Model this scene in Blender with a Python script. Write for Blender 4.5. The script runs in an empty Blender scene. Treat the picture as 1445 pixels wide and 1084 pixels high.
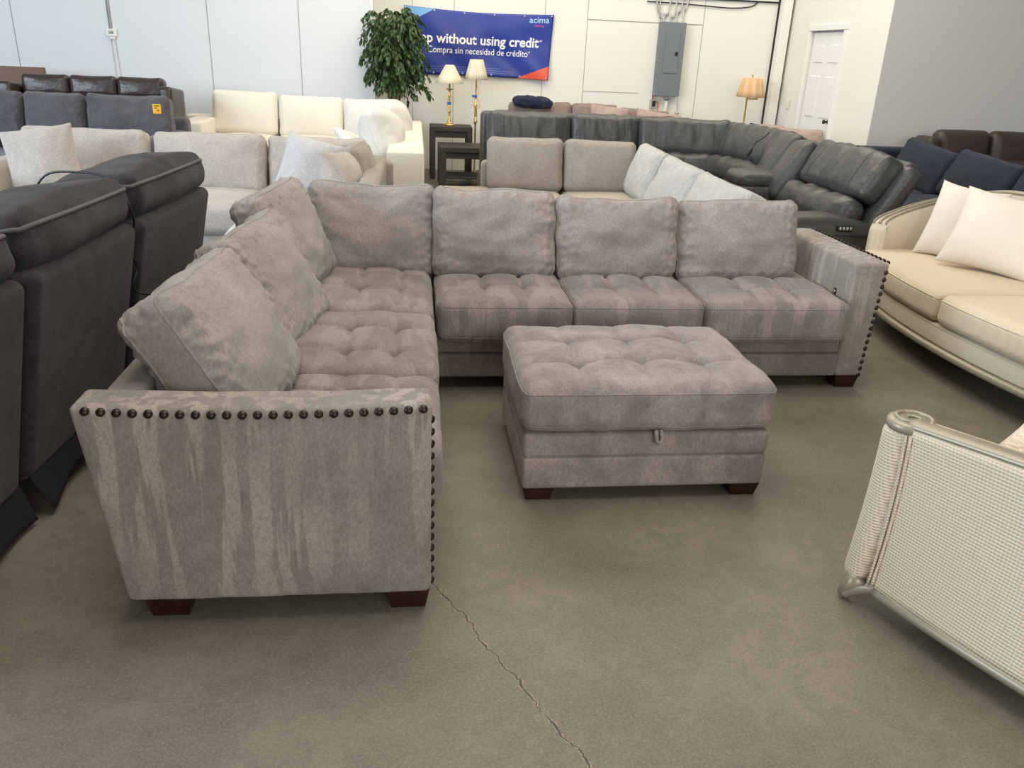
import bpy, math, random
import numpy as np
from mathutils import Matrix, Vector, noise
R_=math.radians; PI=math.pi
S=bpy.context.scene; COL=S.collection

# ------------------------------------------------------------------ camera
cam=bpy.data.cameras.new('camera'); co=bpy.data.objects.new('camera',cam); COL.objects.link(co)
def cam_rot(f=1143.,nad=(600.,3350.),vx=10500.,cx=722.5,cy=542.):
    n=np.array([nad[0]-cx,-(nad[1]-cy),-f]); n/=np.linalg.norm(n); up=-n
    a=vx-cx; b=-(up[0]*a-up[2]*f)/up[1]
    X=np.array([a,b,-f]); X/=np.linalg.norm(X); Y=np.cross(up,X)
    return np.array([X,Y,up])
M4=Matrix(cam_rot().tolist()).to_4x4(); M4.translation=Vector((0,0,1.6))
co.matrix_world=M4
cam.sensor_fit='HORIZONTAL'; cam.sensor_width=36; cam.lens=36*1143/1445; cam.clip_start=.05; cam.clip_end=100
S.camera=co

# ------------------------------------------------------------------ world, light, exposure
w=bpy.data.worlds.new('world'); S.world=w; w.use_nodes=True
bg=w.node_tree.nodes['Background']; bg.inputs[0].default_value=(.99,.98,.97,1); bg.inputs[1].default_value=.17
def area(name,loc,target,sx,sy,power,col,spread=180):
    l=bpy.data.lights.new(name,'AREA'); l.shape='RECTANGLE'; l.size=sx; l.size_y=sy; l.energy=power; l.color=col
    l.spread=R_(spread)
    o=bpy.data.objects.new(name,l); COL.objects.link(o); o.location=loc
    o.rotation_euler=(Vector(target)-Vector(loc)).to_track_quat('-Z','Y').to_euler(); return o
area('storefront_window_light',(-8.3,2.2,2.8),(1,7.2,.6),6.0,2.6,780,(.73,.86,1.0))
area('entrance_window_light',(3.0,-6.0,3.2),(1,6,.6),6.0,2.6,330,(1.0,.94,.86))
area('ceiling_light_front',(.5,3.0,5.0),(.5,3.0,0),4,4,175,(1.0,.93,.82))
area('ceiling_light_rear',(1.5,9.0,5.0),(1.5,9.2,0),7,4,330,(1.0,.91,.75))
S.view_settings.view_transform='Standard'; S.view_settings.look='None'
S.view_settings.exposure=0.13; S.view_settings.gamma=1; S.view_settings.use_curve_mapping=False

# ------------------------------------------------------------------ materials
def lin(c): return tuple(((v/255)/12.92 if v/255<=.04045 else ((v/255+.055)/1.055)**2.4) for v in c)
class NT:
    def __init__(s,name):
        s.m=bpy.data.materials.new(name); s.m.use_nodes=True; s.t=s.m.node_tree; s.b=s.t.nodes['Principled BSDF']
        s.tc=s.t.nodes.new('ShaderNodeTexCoord')
    def n(s,k,**a):
        x=s.t.nodes.new(k)
        for i,v in a.items(): setattr(x,i,v)
        return x
    def l(s,a,b): s.t.links.new(a,b)
    def mp(s,scale=(1,1,1),rot=(0,0,0),loc=(0,0,0)):
        x=s.n('ShaderNodeMapping'); x.inputs['Scale'].default_value=scale; x.inputs['Rotation'].default_value=rot; x.inputs['Location'].default_value=loc
        s.l(s.tc.outputs['Object'],x.inputs[0]); return x.outputs[0]
    def noise(s,vec,scale,detail=4,rough=.55,dist=0):
        x=s.n('ShaderNodeTexNoise'); x.inputs['Scale'].default_value=scale; x.inputs['Detail'].default_value=detail
        x.inputs['Roughness'].default_value=rough; x.inputs['Distortion'].default_value=dist
        s.l(vec,x.inputs['Vector']); return x.outputs['Fac']
    def ramp(s,fac,stops):
        x=s.n('ShaderNodeValToRGB'); e=x.color_ramp.elements
        while len(e)<len(stops): e.new(.5)
        for q,(p,c) in zip(e,stops): q.position=p; q.color=(c,c,c,1) if not hasattr(c,'__len__') else (*c,1)
        s.l(fac,x.inputs[0]); return x.outputs[0]
    def mix(s,f,a,b,mode='MIX'):
        x=s.n('ShaderNodeMix',data_type='RGBA',blend_type=mode)
        for sock,v in ((x.inputs[0],f),(x.inputs[6],a),(x.inputs[7],b)):
            if isinstance(v,(int,float)): sock.default_value=v
            elif isinstance(v,tuple): sock.default_value=(*v[:3],1)
            else: s.l(v,sock)
        return x.outputs[2]
    def math(s,op,a,b=0,c=0):
        x=s.n('ShaderNodeMath',operation=op)
        for i,v in enumerate((a,b,c)):
            if isinstance(v,(int,float)): x.inputs[i].default_value=v
            else: s.l(v,x.inputs[i])
        return x.outputs[0]
    def bump(s,h,st,dist=.002,prev=None):
        x=s.n('ShaderNodeBump'); x.inputs['Strength'].default_value=st; x.inputs['Distance'].default_value=dist
        s.l(h,x.inputs['Height'])
        if prev: s.l(prev,x.inputs['Normal'])
        return x.outputs[0]
    def fin(s,col=None,rough=.8,nor=None,metal=0,sheen=0,spec=None):
        b=s.b
        if isinstance(col,tuple): b.inputs['Base Color'].default_value=(*col,1)
        elif col is not None: s.l(col,b.inputs['Base Color'])
        if isinstance(rough,(int,float)): b.inputs['Roughness'].default_value=rough
        else: s.l(rough,b.inputs['Roughness'])
        b.inputs['Metallic'].default_value=metal
        if sheen: b.inputs['Sheen Weight'].default_value=sheen; b.inputs['Sheen Roughness'].default_value=.5
        if spec is not None: b.inputs['Specular IOR Level'].default_value=spec
        if nor: s.l(nor,b.inputs['Normal'])
        return s.m
def chenille(name,c,var=.28,streak=.0,mott=5,sheen=.15,sax=(9,9,1.3)):
    a=NT(name); L=lin(c); L=tuple(v*1.06 for v in L); dk=tuple(v*(1-var) for v in L); lt=tuple(min(1,v*(1+var)) for v in L)
    v=a.mp()
    base=a.mix(a.ramp(a.noise(v,mott,7,.62,.4),[(.34,0.),(.66,1.)]),dk,lt)
    fine=a.noise(a.mp((1,1,.5)),125,5,.95)
    base=a.mix(a.math('MULTIPLY',a.ramp(fine,[(.42,0.),(.58,1.)]),.55),base,tuple(x*.50 for x in L))
    if streak:
        st=a.ramp(a.noise(a.mp(sax),1.0,3,.5,.1),[(.50,0.),(.54,1.)])
        st=a.math('MULTIPLY',st,a.ramp(a.noise(v,3.2,3),[(.36,.15),(.6,1.)]))
        st=a.math('MULTIPLY',st,a.ramp(fine,[(.36,1.),(.62,.25)]))
        base=a.mix(a.math('MULTIPLY',st,streak),base,tuple(min(1,x*1.5) for x in L))
    n=a.bump(fine,.7,.003)
    return a.fin(base,.95,n,sheen=sheen,spec=.15)
def leather(name,c,rough=.42,scale=1.0,var=.15):
    a=NT(name); L=lin(c)
    v=a.mp()
    base=a.mix(a.noise(v,3,3),tuple(x*(1-var) for x in L),tuple(x*(1+var) for x in L))
    vo=a.n('ShaderNodeTexVoronoi'); vo.inputs['Scale'].default_value=260*scale; a.l(v,vo.inputs['Vector'])
    n=a.bump(vo.outputs['Distance'],.18,.001); n=a.bump(a.noise(a.mp((1,1,2.2)),9,4,.6,.5),.35,.02,n)
    return a.fin(base,rough,n,spec=.45)
def plain(name,c,rough=.6,metal=0,var=0,scale=8,bump=0):
    a=NT(name); L=lin(c)
    if var or bump:
        f=a.noise(a.mp(),scale,4)
        col=a.mix(f,tuple(x*(1-var) for x in L),tuple(min(1,x*(1+var)) for x in L))
        return a.fin(col,rough,a.bump(f,bump,.01) if bump else None,metal)
    return a.fin(L,rough,None,metal)
def weave(name,c,k,st,dark=.25,ax='yz'):
    a=NT(name); L=lin(c)
    sp=a.n('ShaderNodeSeparateXYZ'); a.l(a.tc.outputs['Object'],sp.inputs[0])
    p=a.math('ADD',sp.outputs[0],sp.outputs[1]); q=sp.outputs[2]
    if ax=='xy': p=sp.outputs[0]; q=sp.outputs[1]
    s1=a.math('SINE',a.math('MULTIPLY',a.math('ADD',p,q),k)); s2=a.math('SINE',a.math('MULTIPLY',a.math('SUBTRACT',p,q),k))
    h=a.math('MULTIPLY_ADD',a.math('MULTIPLY',s1,s2),.5,.5)
    col=a.mix(a.ramp(h,[(.05,0.),(.45,1.)]),tuple(x*(1-dark) for x in L),L)
    col=a.mix(a.math('MULTIPLY',a.noise(a.mp(),6,3),.18),col,tuple(x*.8 for x in L))
    return a.fin(col,.9,a.bump(h,st,.004),sheen=.1,spec=.2)
def wood(name,c1,c2,sc=(2,30,30),rough=.45):
    a=NT(name)
    f=a.noise(a.mp(sc),1.2,5,.6,.6)
    return a.fin(a.mix(a.ramp(f,[(.3,0.),(.7,1.)]),lin(c1),lin(c2)),rough,a.bump(f,.15,.003))
def pleated(name,c,N):
    a=NT(name); L=lin(c); sp=a.n('ShaderNodeSeparateXYZ'); a.l(a.tc.outputs['Object'],sp.inputs[0])
    h=a.math('MULTIPLY_ADD',a.math('SINE',a.math('MULTIPLY',a.math('ARCTAN2',sp.outputs[1],sp.outputs[0]),N)),.5,.5)
    a.b.inputs['Transmission Weight'].default_value=0
    return a.fin(a.mix(h,tuple(x*.82 for x in L),L),.9,a.bump(h,.5,.01))

M={}
M['main']=chenille('taupe_chenille',(160,152,148),.15,.0,5,.15)
M['main_arm']=chenille('taupe_chenille_brushed',(151,143,136),.16,.95,6,.15,(22,22,1.5))
M['main_seat']=chenille('taupe_chenille_seat',(138,129,125),.18,.75,6,.15,(11,3,2.0))
M['otto']=chenille('taupe_chenille_ottoman',(155,146,142),.26,.32,8,.15,(11,5,3))
M['leg']=wood('espresso_leg',(56,24,15),(30,13,9),(20,20,3),.35)
M['nail']=plain('antique_nail',(62,55,51),.42,.85)
M['char']=chenille('charcoal_velvet',(54,50,53),.42,.2,9,.12,(12,12,1.5))
M['char_pipe']=plain('grey_piping',(80,79,79),.7)
M['char2']=chenille('slate_fabric',(88,88,93),.2,.15,6,.2,(20,20,1.5))
M['lg']=chenille('oatmeal_velvet',(186,178,170),.10,.10,5,.2,(20,20,1.5))
M['lg_lt']=chenille('light_grey_velvet',(198,197,196),.08,.0,5,.2)
M['white']=plain('ivory_linen',(222,216,203),.9,0,.04,14,.05)
M['white2']=plain('white_linen',(212,211,206),.9,0,.04,16,.1)
M['brownL']=leather('dark_brown_leather',(62,52,48),.33)
M['brownR']=leather('espresso_leather',(62,50,46),.45)
M['greyL']=leather('slate_leather',(68,68,67),.38)
M['mid']=chenille('greige_linen',(160,152,143),.10,.0,7,.1)
M['mid_lt']=chenille('pale_grey_chenille',(186,184,180),.10,.0,16,.15)
M['mid_seat']=chenille('greige_seat',(176,166,150),.07,.0,5,.1)
M['navy']=chenille('navy_weave',(46,52,66),.12,.0,8,.1)
M['navyk']=plain('navy_knit',(28,34,58),.95,0,.2,60,.3)
M['mauve']=chenille('mauve_fleece',(176,154,145),.12,.0,14,.2)
M['mauve_dk']=chenille('taupe_fleece',(140,122,116),.12,.0,14,.2)
M['cream']=weave('cream_basket_weave',(216,204,184),520,.35,.14)
M['cream_seat']=weave('cream_seat_weave',(220,205,180),420,.35,.12,'xy')
M['cream_pil']=plain('cream_pillow_linen',(226,216,203),.95,0,.03,60,.12)
M['settee']=weave('cream_raised_weave',(240,225,202),300,1.0,.30)
M['champ']=plain('champagne_paint',(158,151,132),.40,.3,.06,10)
M['brass']=plain('brass',(226,190,112),.3,.75)
M['shadeW']=pleated('ivory_pleats',(236,226,200),40)
M['shadeT']=pleated('tan_pleats',(226,186,142),11)
M['black']=plain('black_plastic',(22,22,24),.5)
M['blackcloth']=plain('black_cloth',(24,23,26),.95,0,.2,12)
M['tblw']=wood('charcoal_oak',(66,60,56),(44,41,40),(3,26,26),.6)
M['panelg']=plain('grey_enamel',(116,124,130),.5,.1,.03,6)
M['steel']=plain('galvanised_steel',(190,190,186),.4,.7)
M['offwhite']=plain('offwhite_plastic',(226,226,220),.5)
M['lcd']=plain('lcd_green',(112,128,112),.3)
M['yellow']=plain('yellow_card',(238,178,40),.6)
M['blue']=plain('blue_tape',(30,100,190),.6)
M['red']=plain('red_wire',(196,84,72),.5)
M['leaf']=plain('ficus_leaf',(58,84,44),.45,0,.45,20)
M['bark']=plain('bark',(96,78,60),.8,0,.2,20,.3)
M['pot']=plain('dark_pot',(48,42,38),.6)
M['seam']=plain('panel_seam',(150,150,148),.9)
M['dark']=plain('dark_gap',(40,40,42),.9)
M['card']=plain('brown_board',(116,88,72),.7,0,.06,5)
M['shinynail']=plain('chrome',(210,210,210),.2,1)
M['banner']=plain('banner_blue',(38,58,148),.33,0,.06,3)
M['b_sky']=plain('banner_sky',(126,178,226),.35); M['b_red']=plain('banner_red',(226,92,64),.35)
M['b_white']=plain('banner_white',(244,244,248),.4); M['b_pink']=plain('banner_pink',(206,92,170),.4); M['b_cyan']=plain('banner_cyan',(170,214,244),.4)
M['b_line']=plain('banner_fine',(96,112,186),.4)
def wallmat(name,c):
    a=NT(name); L=lin(c); f=a.noise(a.mp(),2.5,4)
    return a.fin(a.mix(f,tuple(x*.97 for x in L),L),.75,a.bump(a.noise(a.mp(),140,2),.06,.002),spec=.25)
M['wall']=wallmat('painted_panel_white',(232,230,222)); M['walll']=wallmat('painted_panel_cool_lit',(219,222,224)); M['wallg']=wallmat('painted_wall_grey',(218,216,211))  # walll: white panel again, with the cool window light tinted into its colour
M['door']=wallmat('painted_door',(234,233,228))
def floormat():
    a=NT('polished_concrete'); v=a.mp()
    c=a.mix(a.ramp(a.noise(v,1.3,6,.6,.5),[(.3,0.),(.7,1.)]),lin((97,91,80)),lin((130,123,109)))
    c=a.mix(a.math('MULTIPLY',a.ramp(a.noise(v,9,6,.7,.8),[(.42,0.),(.66,1.)]),.5),c,lin((94,89,78)))
    c=a.mix(a.math('MULTIPLY',a.ramp(a.noise(v,120,3,.9),[(.45,0.),(.62,1.)]),.45),c,lin((150,141,125)))
    c=a.mix(a.math('MULTIPLY',a.ramp(a.noise(v,26,5,.8),[(.56,0.),(.64,1.)]),.22),c,lin((82,77,68)))
    c=a.mix(a.math('MULTIPLY',a.ramp(a.noise(v,38,3,.8),[(.66,0.),(.72,1.)]),.35),c,lin((176,168,150)))
    # crack, from the corner of the arm towards the camera
    x0,y0,x1,y1=.045,2.215,.60,1.05; L=math.hypot(x1-x0,y1-y0); ang=math.atan2(y1-y0,x1-x0)
    sub=a.n('ShaderNodeVectorMath',operation='SUBTRACT'); a.l(a.tc.outputs['Object'],sub.inputs[0]); sub.inputs[1].default_value=(x0,y0,0)
    ro=a.n('ShaderNodeVectorRotate',rotation_type='Z_AXIS'); ro.inputs['Angle'].default_value=-ang; a.l(sub.outputs[0],ro.inputs['Vector'])
    sp=a.n('ShaderNodeSeparateXYZ'); a.l(ro.outputs[0],sp.inputs[0]); X=sp.outputs[0]; Y=sp.outputs[1]
    cb=a.n('ShaderNodeCombineXYZ'); a.l(X,cb.inputs[0])
    w1=a.math('MULTIPLY',a.math('SUBTRACT',a.noise(cb.outputs[0],7,2),.5),.075)
    w2=a.math('MULTIPLY',a.math('SUBTRACT',a.noise(cb.outputs[0],45,4,.7),.5),.03)
    d=a.math('ABSOLUTE',a.math('SUBTRACT',Y,a.math('ADD',w1,w2)))
    wid=a.math('MULTIPLY',a.math('ADD',a.noise(cb.outputs[0],16,2),-.18),.0062)
    inx=a.math('MULTIPLY',a.math('GREATER_THAN',X,0),a.math('LESS_THAN',X,L+.3))
    halo=a.math('MULTIPLY',a.math('MULTIPLY',a.math('LESS_THAN',d,a.math('MULTIPLY',wid,3.2)),inx),a.ramp(a.noise(v,60,3),[(.45,0.),(.6,.6)]))
    c=a.mix(halo,c,lin((166,150,132)))
    ck=a.math('MULTIPLY',a.math('LESS_THAN',d,wid),inx)
    c=a.mix(a.math('MULTIPLY',ck,.95),c,lin((48,42,36)))
    r=a.ramp(a.noise(v,4,5,.6),[(.3,.42),(.7,.62)])
    n=a.bump(a.noise(v,60,5,.7),.12,.004)
    return a.fin(c,r,n,spec=.4)
M['floor']=floormat()

# ------------------------------------------------------------------ mesh helpers
def rotm(rx=0,ry=0,rz=0): return np.array(Matrix.Rotation(R_(rz),3,'Z')@Matrix.Rotation(R_(ry),3,'Y')@Matrix.Rotation(R_(rx),3,'X'))
XF={}
class MB:
    def __init__(s): s.V=[];s.F=[];s.n=0
    def add(s,V,F):
        V=np.asarray(V,float); s.V.append(V); s.F+= [tuple(i+s.n for i in f) for f in F]; s.n+=len(V); return s
    def rbox(s,c,size,r=.01,n=(1,1,1),k=2,rot=None,fn=None):
        b=Soft(size,r,n=n,k=k,fn=fn); return s.soft(b,c,rot)
    def soft(s,b,c,rot=None):
        V,F=b.mesh(); 
        if rot is not None: V=V@np.array(rot).T
        return s.add(V+np.array(c),F)
    def box(s,a,b):
        x0,y0,z0=a;x1,y1,z1=b
        V=[(x,y,z) for z in(z0,z1) for y in(y0,y1) for x in(x0,x1)]
        return s.add(V,[(0,2,3,1),(4,5,7,6),(0,1,5,4),(2,6,7,3),(0,4,6,2),(1,3,7,5)])
    def tube(s,P,r,n=8,cap=True,closed=False):
        P=[Vector(p) for p in P]; m=len(P); rr=r if hasattr(r,'__len__') else [r]*m
        V=[];F=[]; up=None
        for i,p in enumerate(P):
            if closed: t=(P[(i+1)%m]-P[i-1])
            else: t=(P[min(i+1,m-1)]-P[max(i-1,0)])
            t.normalize()
            if up is None: up=Vector((0,0,1)) if abs(t.z)<.9 else Vector((1,0,0))
            a=(up-t*up.dot(t)); a.normalize(); up=a; b=t.cross(a)
            for k in range(n):
                th=2*PI*k/n; V.append(p+(a*math.cos(th)+b*math.sin(th))*rr[i])
        for i in range(m if closed else m-1):
            j=(i+1)%m
            for k in range(n): F.append((i*n+k,i*n+(k+1)%n,j*n+(k+1)%n,j*n+k))
        if cap and not closed: F.append(tuple(range(n))[::-1]); F.append(tuple((m-1)*n+k for k in range(n)))
        return s.add([tuple(v) for v in V],F)
    def lathe(s,prof,c,n=24,capb=True,capt=True,wob=None):
        V=[];F=[];m=len(prof)
        for i,(r,z) in enumerate(prof):
            for k in range(n):
                th=2*PI*k/n; q=r*(1+(wob(th,i/(m-1)) if wob else 0)); V.append((c[0]+q*math.cos(th),c[1]+q*math.sin(th),c[2]+z))
        for i in range(m-1):
            for k in range(n): F.append((i*n+k,i*n+(k+1)%n,(i+1)*n+(k+1)%n,(i+1)*n+k))
        if capb: F.append(tuple(range(n))[::-1])
        if capt: F.append(tuple((m-1)*n+k for k in range(n)))
        return s.add(V,F)
    def grid(s,fn,nu,nv):
        V=[fn(i/nu,j/nv) for j in range(nv+1) for i in range(nu+1)]
        return s.add(V,[(j*(nu+1)+i,j*(nu+1)+i+1,(j+1)*(nu+1)+i+1,(j+1)*(nu+1)+i) for j in range(nv) for i in range(nu)])
    def build(s,name,mat,parent=None,smooth=True,world=False,kind=None,label=None,thick=0):
        V=np.concatenate(s.V)
        if world and parent is not None:
            root=parent
            while root.name not in XF: root=root.parent
            loc,rz=XF[root.name]; V=(V-np.array(loc))@rotm(0,0,rz)   # inverse rotation
        me=bpy.data.meshes.new(name); me.from_pydata(V.tolist(),[],s.F); me.update()
        if smooth:
            me.polygons.foreach_set('use_smooth',[True]*len(me.polygons))
        o=bpy.data.objects.new(name,me); COL.objects.link(o); me.materials.append(M[mat] if isinstance(mat,str) else mat)
        if parent is not None: o.parent=parent
        if kind: o['kind']=kind
        if label: o['label']=label
        if thick:
            md=o.modifiers.new('thickness','SOLIDIFY'); md.thickness=thick; md.offset=0
        return o
def axis(h,r,n,k):
    r=min(r,h*.98); t=np.tan(np.linspace(PI/4,0,k+1))*r
    a=-(h-r)-t; b=np.linspace(-(h-r),h-r,n+1)[1:-1] if h-r>1e-6 else np.array([])
    return np.concatenate([a,b,-a[::-1]])
class Soft:
    """rounded, puffed, tufted cushion form; f maps points of the raw box surface to the soft surface"""
    def __init__(s,size,r,puff=(0,0,0),e=2.5,n=(10,10,4),k=4,tufts=(),td=.03,ts=.05,cd=.0,cs=.018,amp=0,freq=(5,5,5),seed=0,pucker=0,pf=30,fn=None,face=2):
        s.h=np.array(size)/2; s.r=min(r,*(s.h*.98)); s.puff=puff; s.e=e; s.nn=n; s.k=k; s.tufts=tufts; s.td=td; s.ts=ts; s.cd=cd; s.cs=cs
        s.amp=amp; s.freq=freq; s.seed=seed; s.pucker=pucker; s.pf=pf; s.fn=fn; s.face=face
    def f(s,P):
        P=np.asarray(P,float); h=s.h; r=s.r
        q=np.clip(P,-(h-r),h-r); d=P-q; L=np.linalg.norm(d,axis=1,keepdims=True); L[L<1e-9]=1; n=d/L
        p=q+n*r; u=np.clip(p/h,-1,1); out=p.copy(); e=s.e
        for i in range(3):
            if s.puff[i]:
                j,k=[a for a in range(3) if a!=i]
                out[:,i]+=u[:,i]*s.puff[i]*(1-abs(u[:,j])**e)*(1-abs(u[:,k])**e)
        if len(s.tufts) or s.cd:
            ax=s.face; j,k=[a for a in range(3) if a!=ax]
            w=np.clip((u[:,ax]-.2)/.6,0,1); w=w*w*(3-2*w)
            for (tx,ty) in s.tufts:
                D2=(p[:,j]-tx)**2+(p[:,k]-ty)**2
                out[:,ax]-=w*s.td*np.exp(-np.sqrt(D2+1e-5)/s.ts)
            if s.cd:
                for tx in sorted(set(t[0] for t in s.tufts)): out[:,ax]-=w*s.cd*np.exp(-((p[:,j]-tx)/s.cs)**2)*(1-abs(u[:,k])**4)
                for ty in sorted(set(t[1] for t in s.tufts)): out[:,ax]-=w*s.cd*np.exp(-((p[:,k]-ty)/s.cs)**2)*(1-abs(u[:,j])**4)
        if s.amp:
            fr=s.freq; sd=s.seed*7.31
            nz=np.array([noise.noise((a[0]*fr[0]+sd,a[1]*fr[1]+sd*.7,a[2]*fr[2]-sd)) + .5*noise.noise((a[0]*fr[0]*2.3-sd,a[1]*fr[1]*2.3,a[2]*fr[2]*2.3+sd)) for a in p])
            out+=n*(nz*s.amp)[:,None]
        if s.pucker:
            # small gathers running away from the seams
            m=np.array([noise.noise((a[0]*s.pf+s.seed,a[1]*s.pf,a[2]*s.pf)) for a in p])
            edge=np.sort(abs(u),axis=1)[:,1]
            out+=n*(m*s.pucker*np.clip((edge-.55)/.4,0,1))[:,None]
        if s.fn: out=s.fn(out,u)
        return out
    def mesh(s):
        A=[axis(s.h[i],s.r,max(1,s.nn[i]),s.k) for i in range(3)]
        V=[];F=[];idx={}
        def vid(i,j,k):
            key=(i,j,k)
            if key not in idx: idx[key]=len(V); V.append((A[0][i],A[1][j],A[2][k]))
            return idx[key]
        nx,ny,nz=[len(a)-1 for a in A]
        for i in range(nx):
            for j in range(ny):
                F.append((vid(i,j,nz),vid(i+1,j,nz),vid(i+1,j+1,nz),vid(i,j+1,nz))); F.append((vid(i,j,0),vid(i,j+1,0),vid(i+1,j+1,0),vid(i+1,j,0)))
        for i in range(nx):
            for k in range(nz):
                F.append((vid(i,0,k),vid(i+1,0,k),vid(i+1,0,k+1),vid(i,0,k+1))); F.append((vid(i,ny,k),vid(i,ny,k+1),vid(i+1,ny,k+1),vid(i+1,ny,k)))
        for j in range(ny):
            for k in range(nz):
                F.append((vid(0,j,k),vid(0,j,k+1),vid(0,j+1,k+1),vid(0,j+1,k))); F.append((vid(nx,j,k),vid(nx,j+1,k),vid(nx,j+1,k+1),vid(nx,j,k+1)))
        return s.f(np.array(V)),F
    def seam(s,ax,sign,frac=.75,n=40,sides=None):
        """closed seam loop round face +-ax, on the rounding; returns points"""
        h=s.h; j,k=[a for a in range(3) if a!=ax]
        pts=[]
        lev=sign*(h[ax]-s.r*(1-frac)*1.0)
        # rectangle path in raw box surface on the side faces at height lev
        cor=[(-1,-1),(1,-1),(1,1),(-1,1)]
        for c in range(4):
            a=cor[c]; b=cor[(c+1)%4]
            for t in np.linspace(0,1,n,endpoint=False):
                P=[0,0,0]; P[ax]=lev; P[j]=h[j]*(a[0]*(1-t)+b[0]*t); P[k]=h[k]*(a[1]*(1-t)+b[1]*t); pts.append(P)
        return s.f(np.array(pts))
def pillow_mesh(wd,ht,T,n=26,ear=.05,amp=.006,seed=0,edge=.0):
    """knife edge scatter pillow in local x (width), z (height), thickness along y"""
    V=[];F=[];idx={}
    def P(i,j,sd):
        u=math.sin(PI/2*(2*i/n-1)); v=math.sin(PI/2*(2*j/n-1))
        x=u*wd/2*(1-ear*(1-v*v)*abs(u)); z=v*ht/2*(1-ear*(1-u*u)*abs(v))
        t=T/2*max(0,(1-u**2)*(1-v**2))**.42*(1+.12*math.sin(3*u+seed)+.10*math.cos(2.3*v+seed*2))
        g=noise.noise((x*7+seed*3,z*7,seed))*amp*1.6
        e=max(abs(u),abs(v))
        if .6<e<1: g+=noise.noise(((u if abs(v)>abs(u) else v)*16+seed,sd*3.,e*1.5))*amp*1.5*(1-abs(e-.85)/.25 if abs(e-.85)<.25 else 0)
        if e>=.9999: g=0; t=edge/2
        return (x,sd*(t+ (g if e<.9999 else 0)),z)
    for sd in(-1,1):
        for j in range(n+1):
            for i in range(n+1):
                b=i in(0,n) or j in(0,n)
                key=(i,j,0 if b and not edge else sd)
                if key not in idx: idx[key]=len(V); V.append(P(i,j,sd))
        for j in range(n):
            for i in range(n):
                q=[]
                for (a,b) in((i,j),(i+1,j),(i+1,j+1),(i,j+1)):
                    bb=a in(0,n) or b in(0,n); q.append(idx[(a,b,0 if bb and not edge else sd)])
                F.append(tuple(q) if sd<0 else tuple(q[::-1]))
    return np.array(V),F
def tag(o,label,cat,group=None,kind=None):
    if label:o['label']=label
    if cat:o['category']=cat
    if group:o['group']=group
    if kind:o['kind']=kind
    return o
def thing(name,label,cat,loc=(0,0,0),rz=0,group=None):
    o=bpy.data.objects.new(name,None); COL.objects.link(o); o.location=loc; o.rotation_euler=(0,0,R_(rz)); o.empty_display_size=.1
    XF[o.name]=(loc,rz); return tag(o,label,cat,group)
def pillow(name,label,c,size,rot,mat,seed=0,parent=None,cat='pillow',group=None,ear=.06,amp=.006,n=26,world=True):
    V,F=pillow_mesh(*size,n=n,seed=seed,ear=ear,amp=amp)
    Rm=rotm(*rot); m=MB(); 
    if parent is None:
        m.add(V@Rm.T,F); o=m.build(name,mat); o.location=c; tag(o,label,cat,group); return o
    m.add(V@Rm.T+np.array(c),F); return m.build(name,mat,parent,world=world)
def struct(o): o['kind']='structure'; return o

# ------------------------------------------------------------------ setting
m=MB(); m.box((-9,-3,-.1),(9,12.4,0)); struct(m.build('floor','floor',smooth=False))
m=MB(); m.box((-.66,12.2,0),(5.42,12.35,4.2)); wb=struct(m.build('wall_back','wall',smooth=False))
m=MB(); m.box((-8,11.6,0),(-.56,11.75,4.2)); m.box((-.70,11.75,0),(-.56,12.2,4.2)); wl=struct(m.build('wall_left','walll',smooth=False))
m=MB(); m.box((5.3,9.45,0),(5.42,10.45,4.2)); m.box((5.3,11.38,0),(5.42,12.2,4.2)); m.box((5.3,10.45,2.06),(5.42,11.38,4.2)); struct(m.build('wall_right','wall',smooth=False))
m=MB(); m.box((5.302,9.444,0),(9,9.449,4.2)); struct(m.build('wall_far_right','wallg',smooth=False))
def vstrip(x,y,z0,z1,wd=.008): 
    m=MB(); m.box((x-wd/2,y-.003,z0),(x+wd/2,y+.001,z1)); return m
for i,x in enumerate((-4.96,-2.62,-1.49)): vstrip(x,11.6,0,4.2).build('panel_seam','seam',wl,smooth=False)
for i,x in enumerate((-.05,.52,1.78,2.38,4.05)): vstrip(x,12.2,0,4.2,.007).build('panel_seam','seam',wb,smooth=False)
m=MB(); m.box((2.38,12.196,2.09),(4.05,12.2,2.10)); m.build('panel_seam','seam',wb,smooth=False)
m=MB(); m.box((2.38,12.196,1.15),(3.2,12.2,1.157)); m.build('panel_seam','seam',wb,smooth=False)
m=MB(); m.box((-.585,11.585,0),(-.545,11.60,4.2)); struct(m.build('trim_1','wall',smooth=False))
# corner column of the back wall, with the dark gap beside it
m=MB(); m.rbox((5.195,12.11,2.1),(.13,.18,4.2),.01); struct(m.build('trim_2','wall',smooth=False))
m=MB(); m.box((5.262,12.10,0),(5.298,12.2,4.2)); struct(m.build('trim_3','dark',smooth=False))
m=MB(); m.box((5.115,12.16,0),(5.128,12.199,4.2)); struct(m.build('trim_4','dark',smooth=False))
m=MB(); m.box((2.6,12.17,2.42),(5.12,12.2,2.44)); struct(m.build('top_seam_shadow','dark',smooth=False))  # horizontal top seam, its shadow painted in as one dark strip
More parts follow.
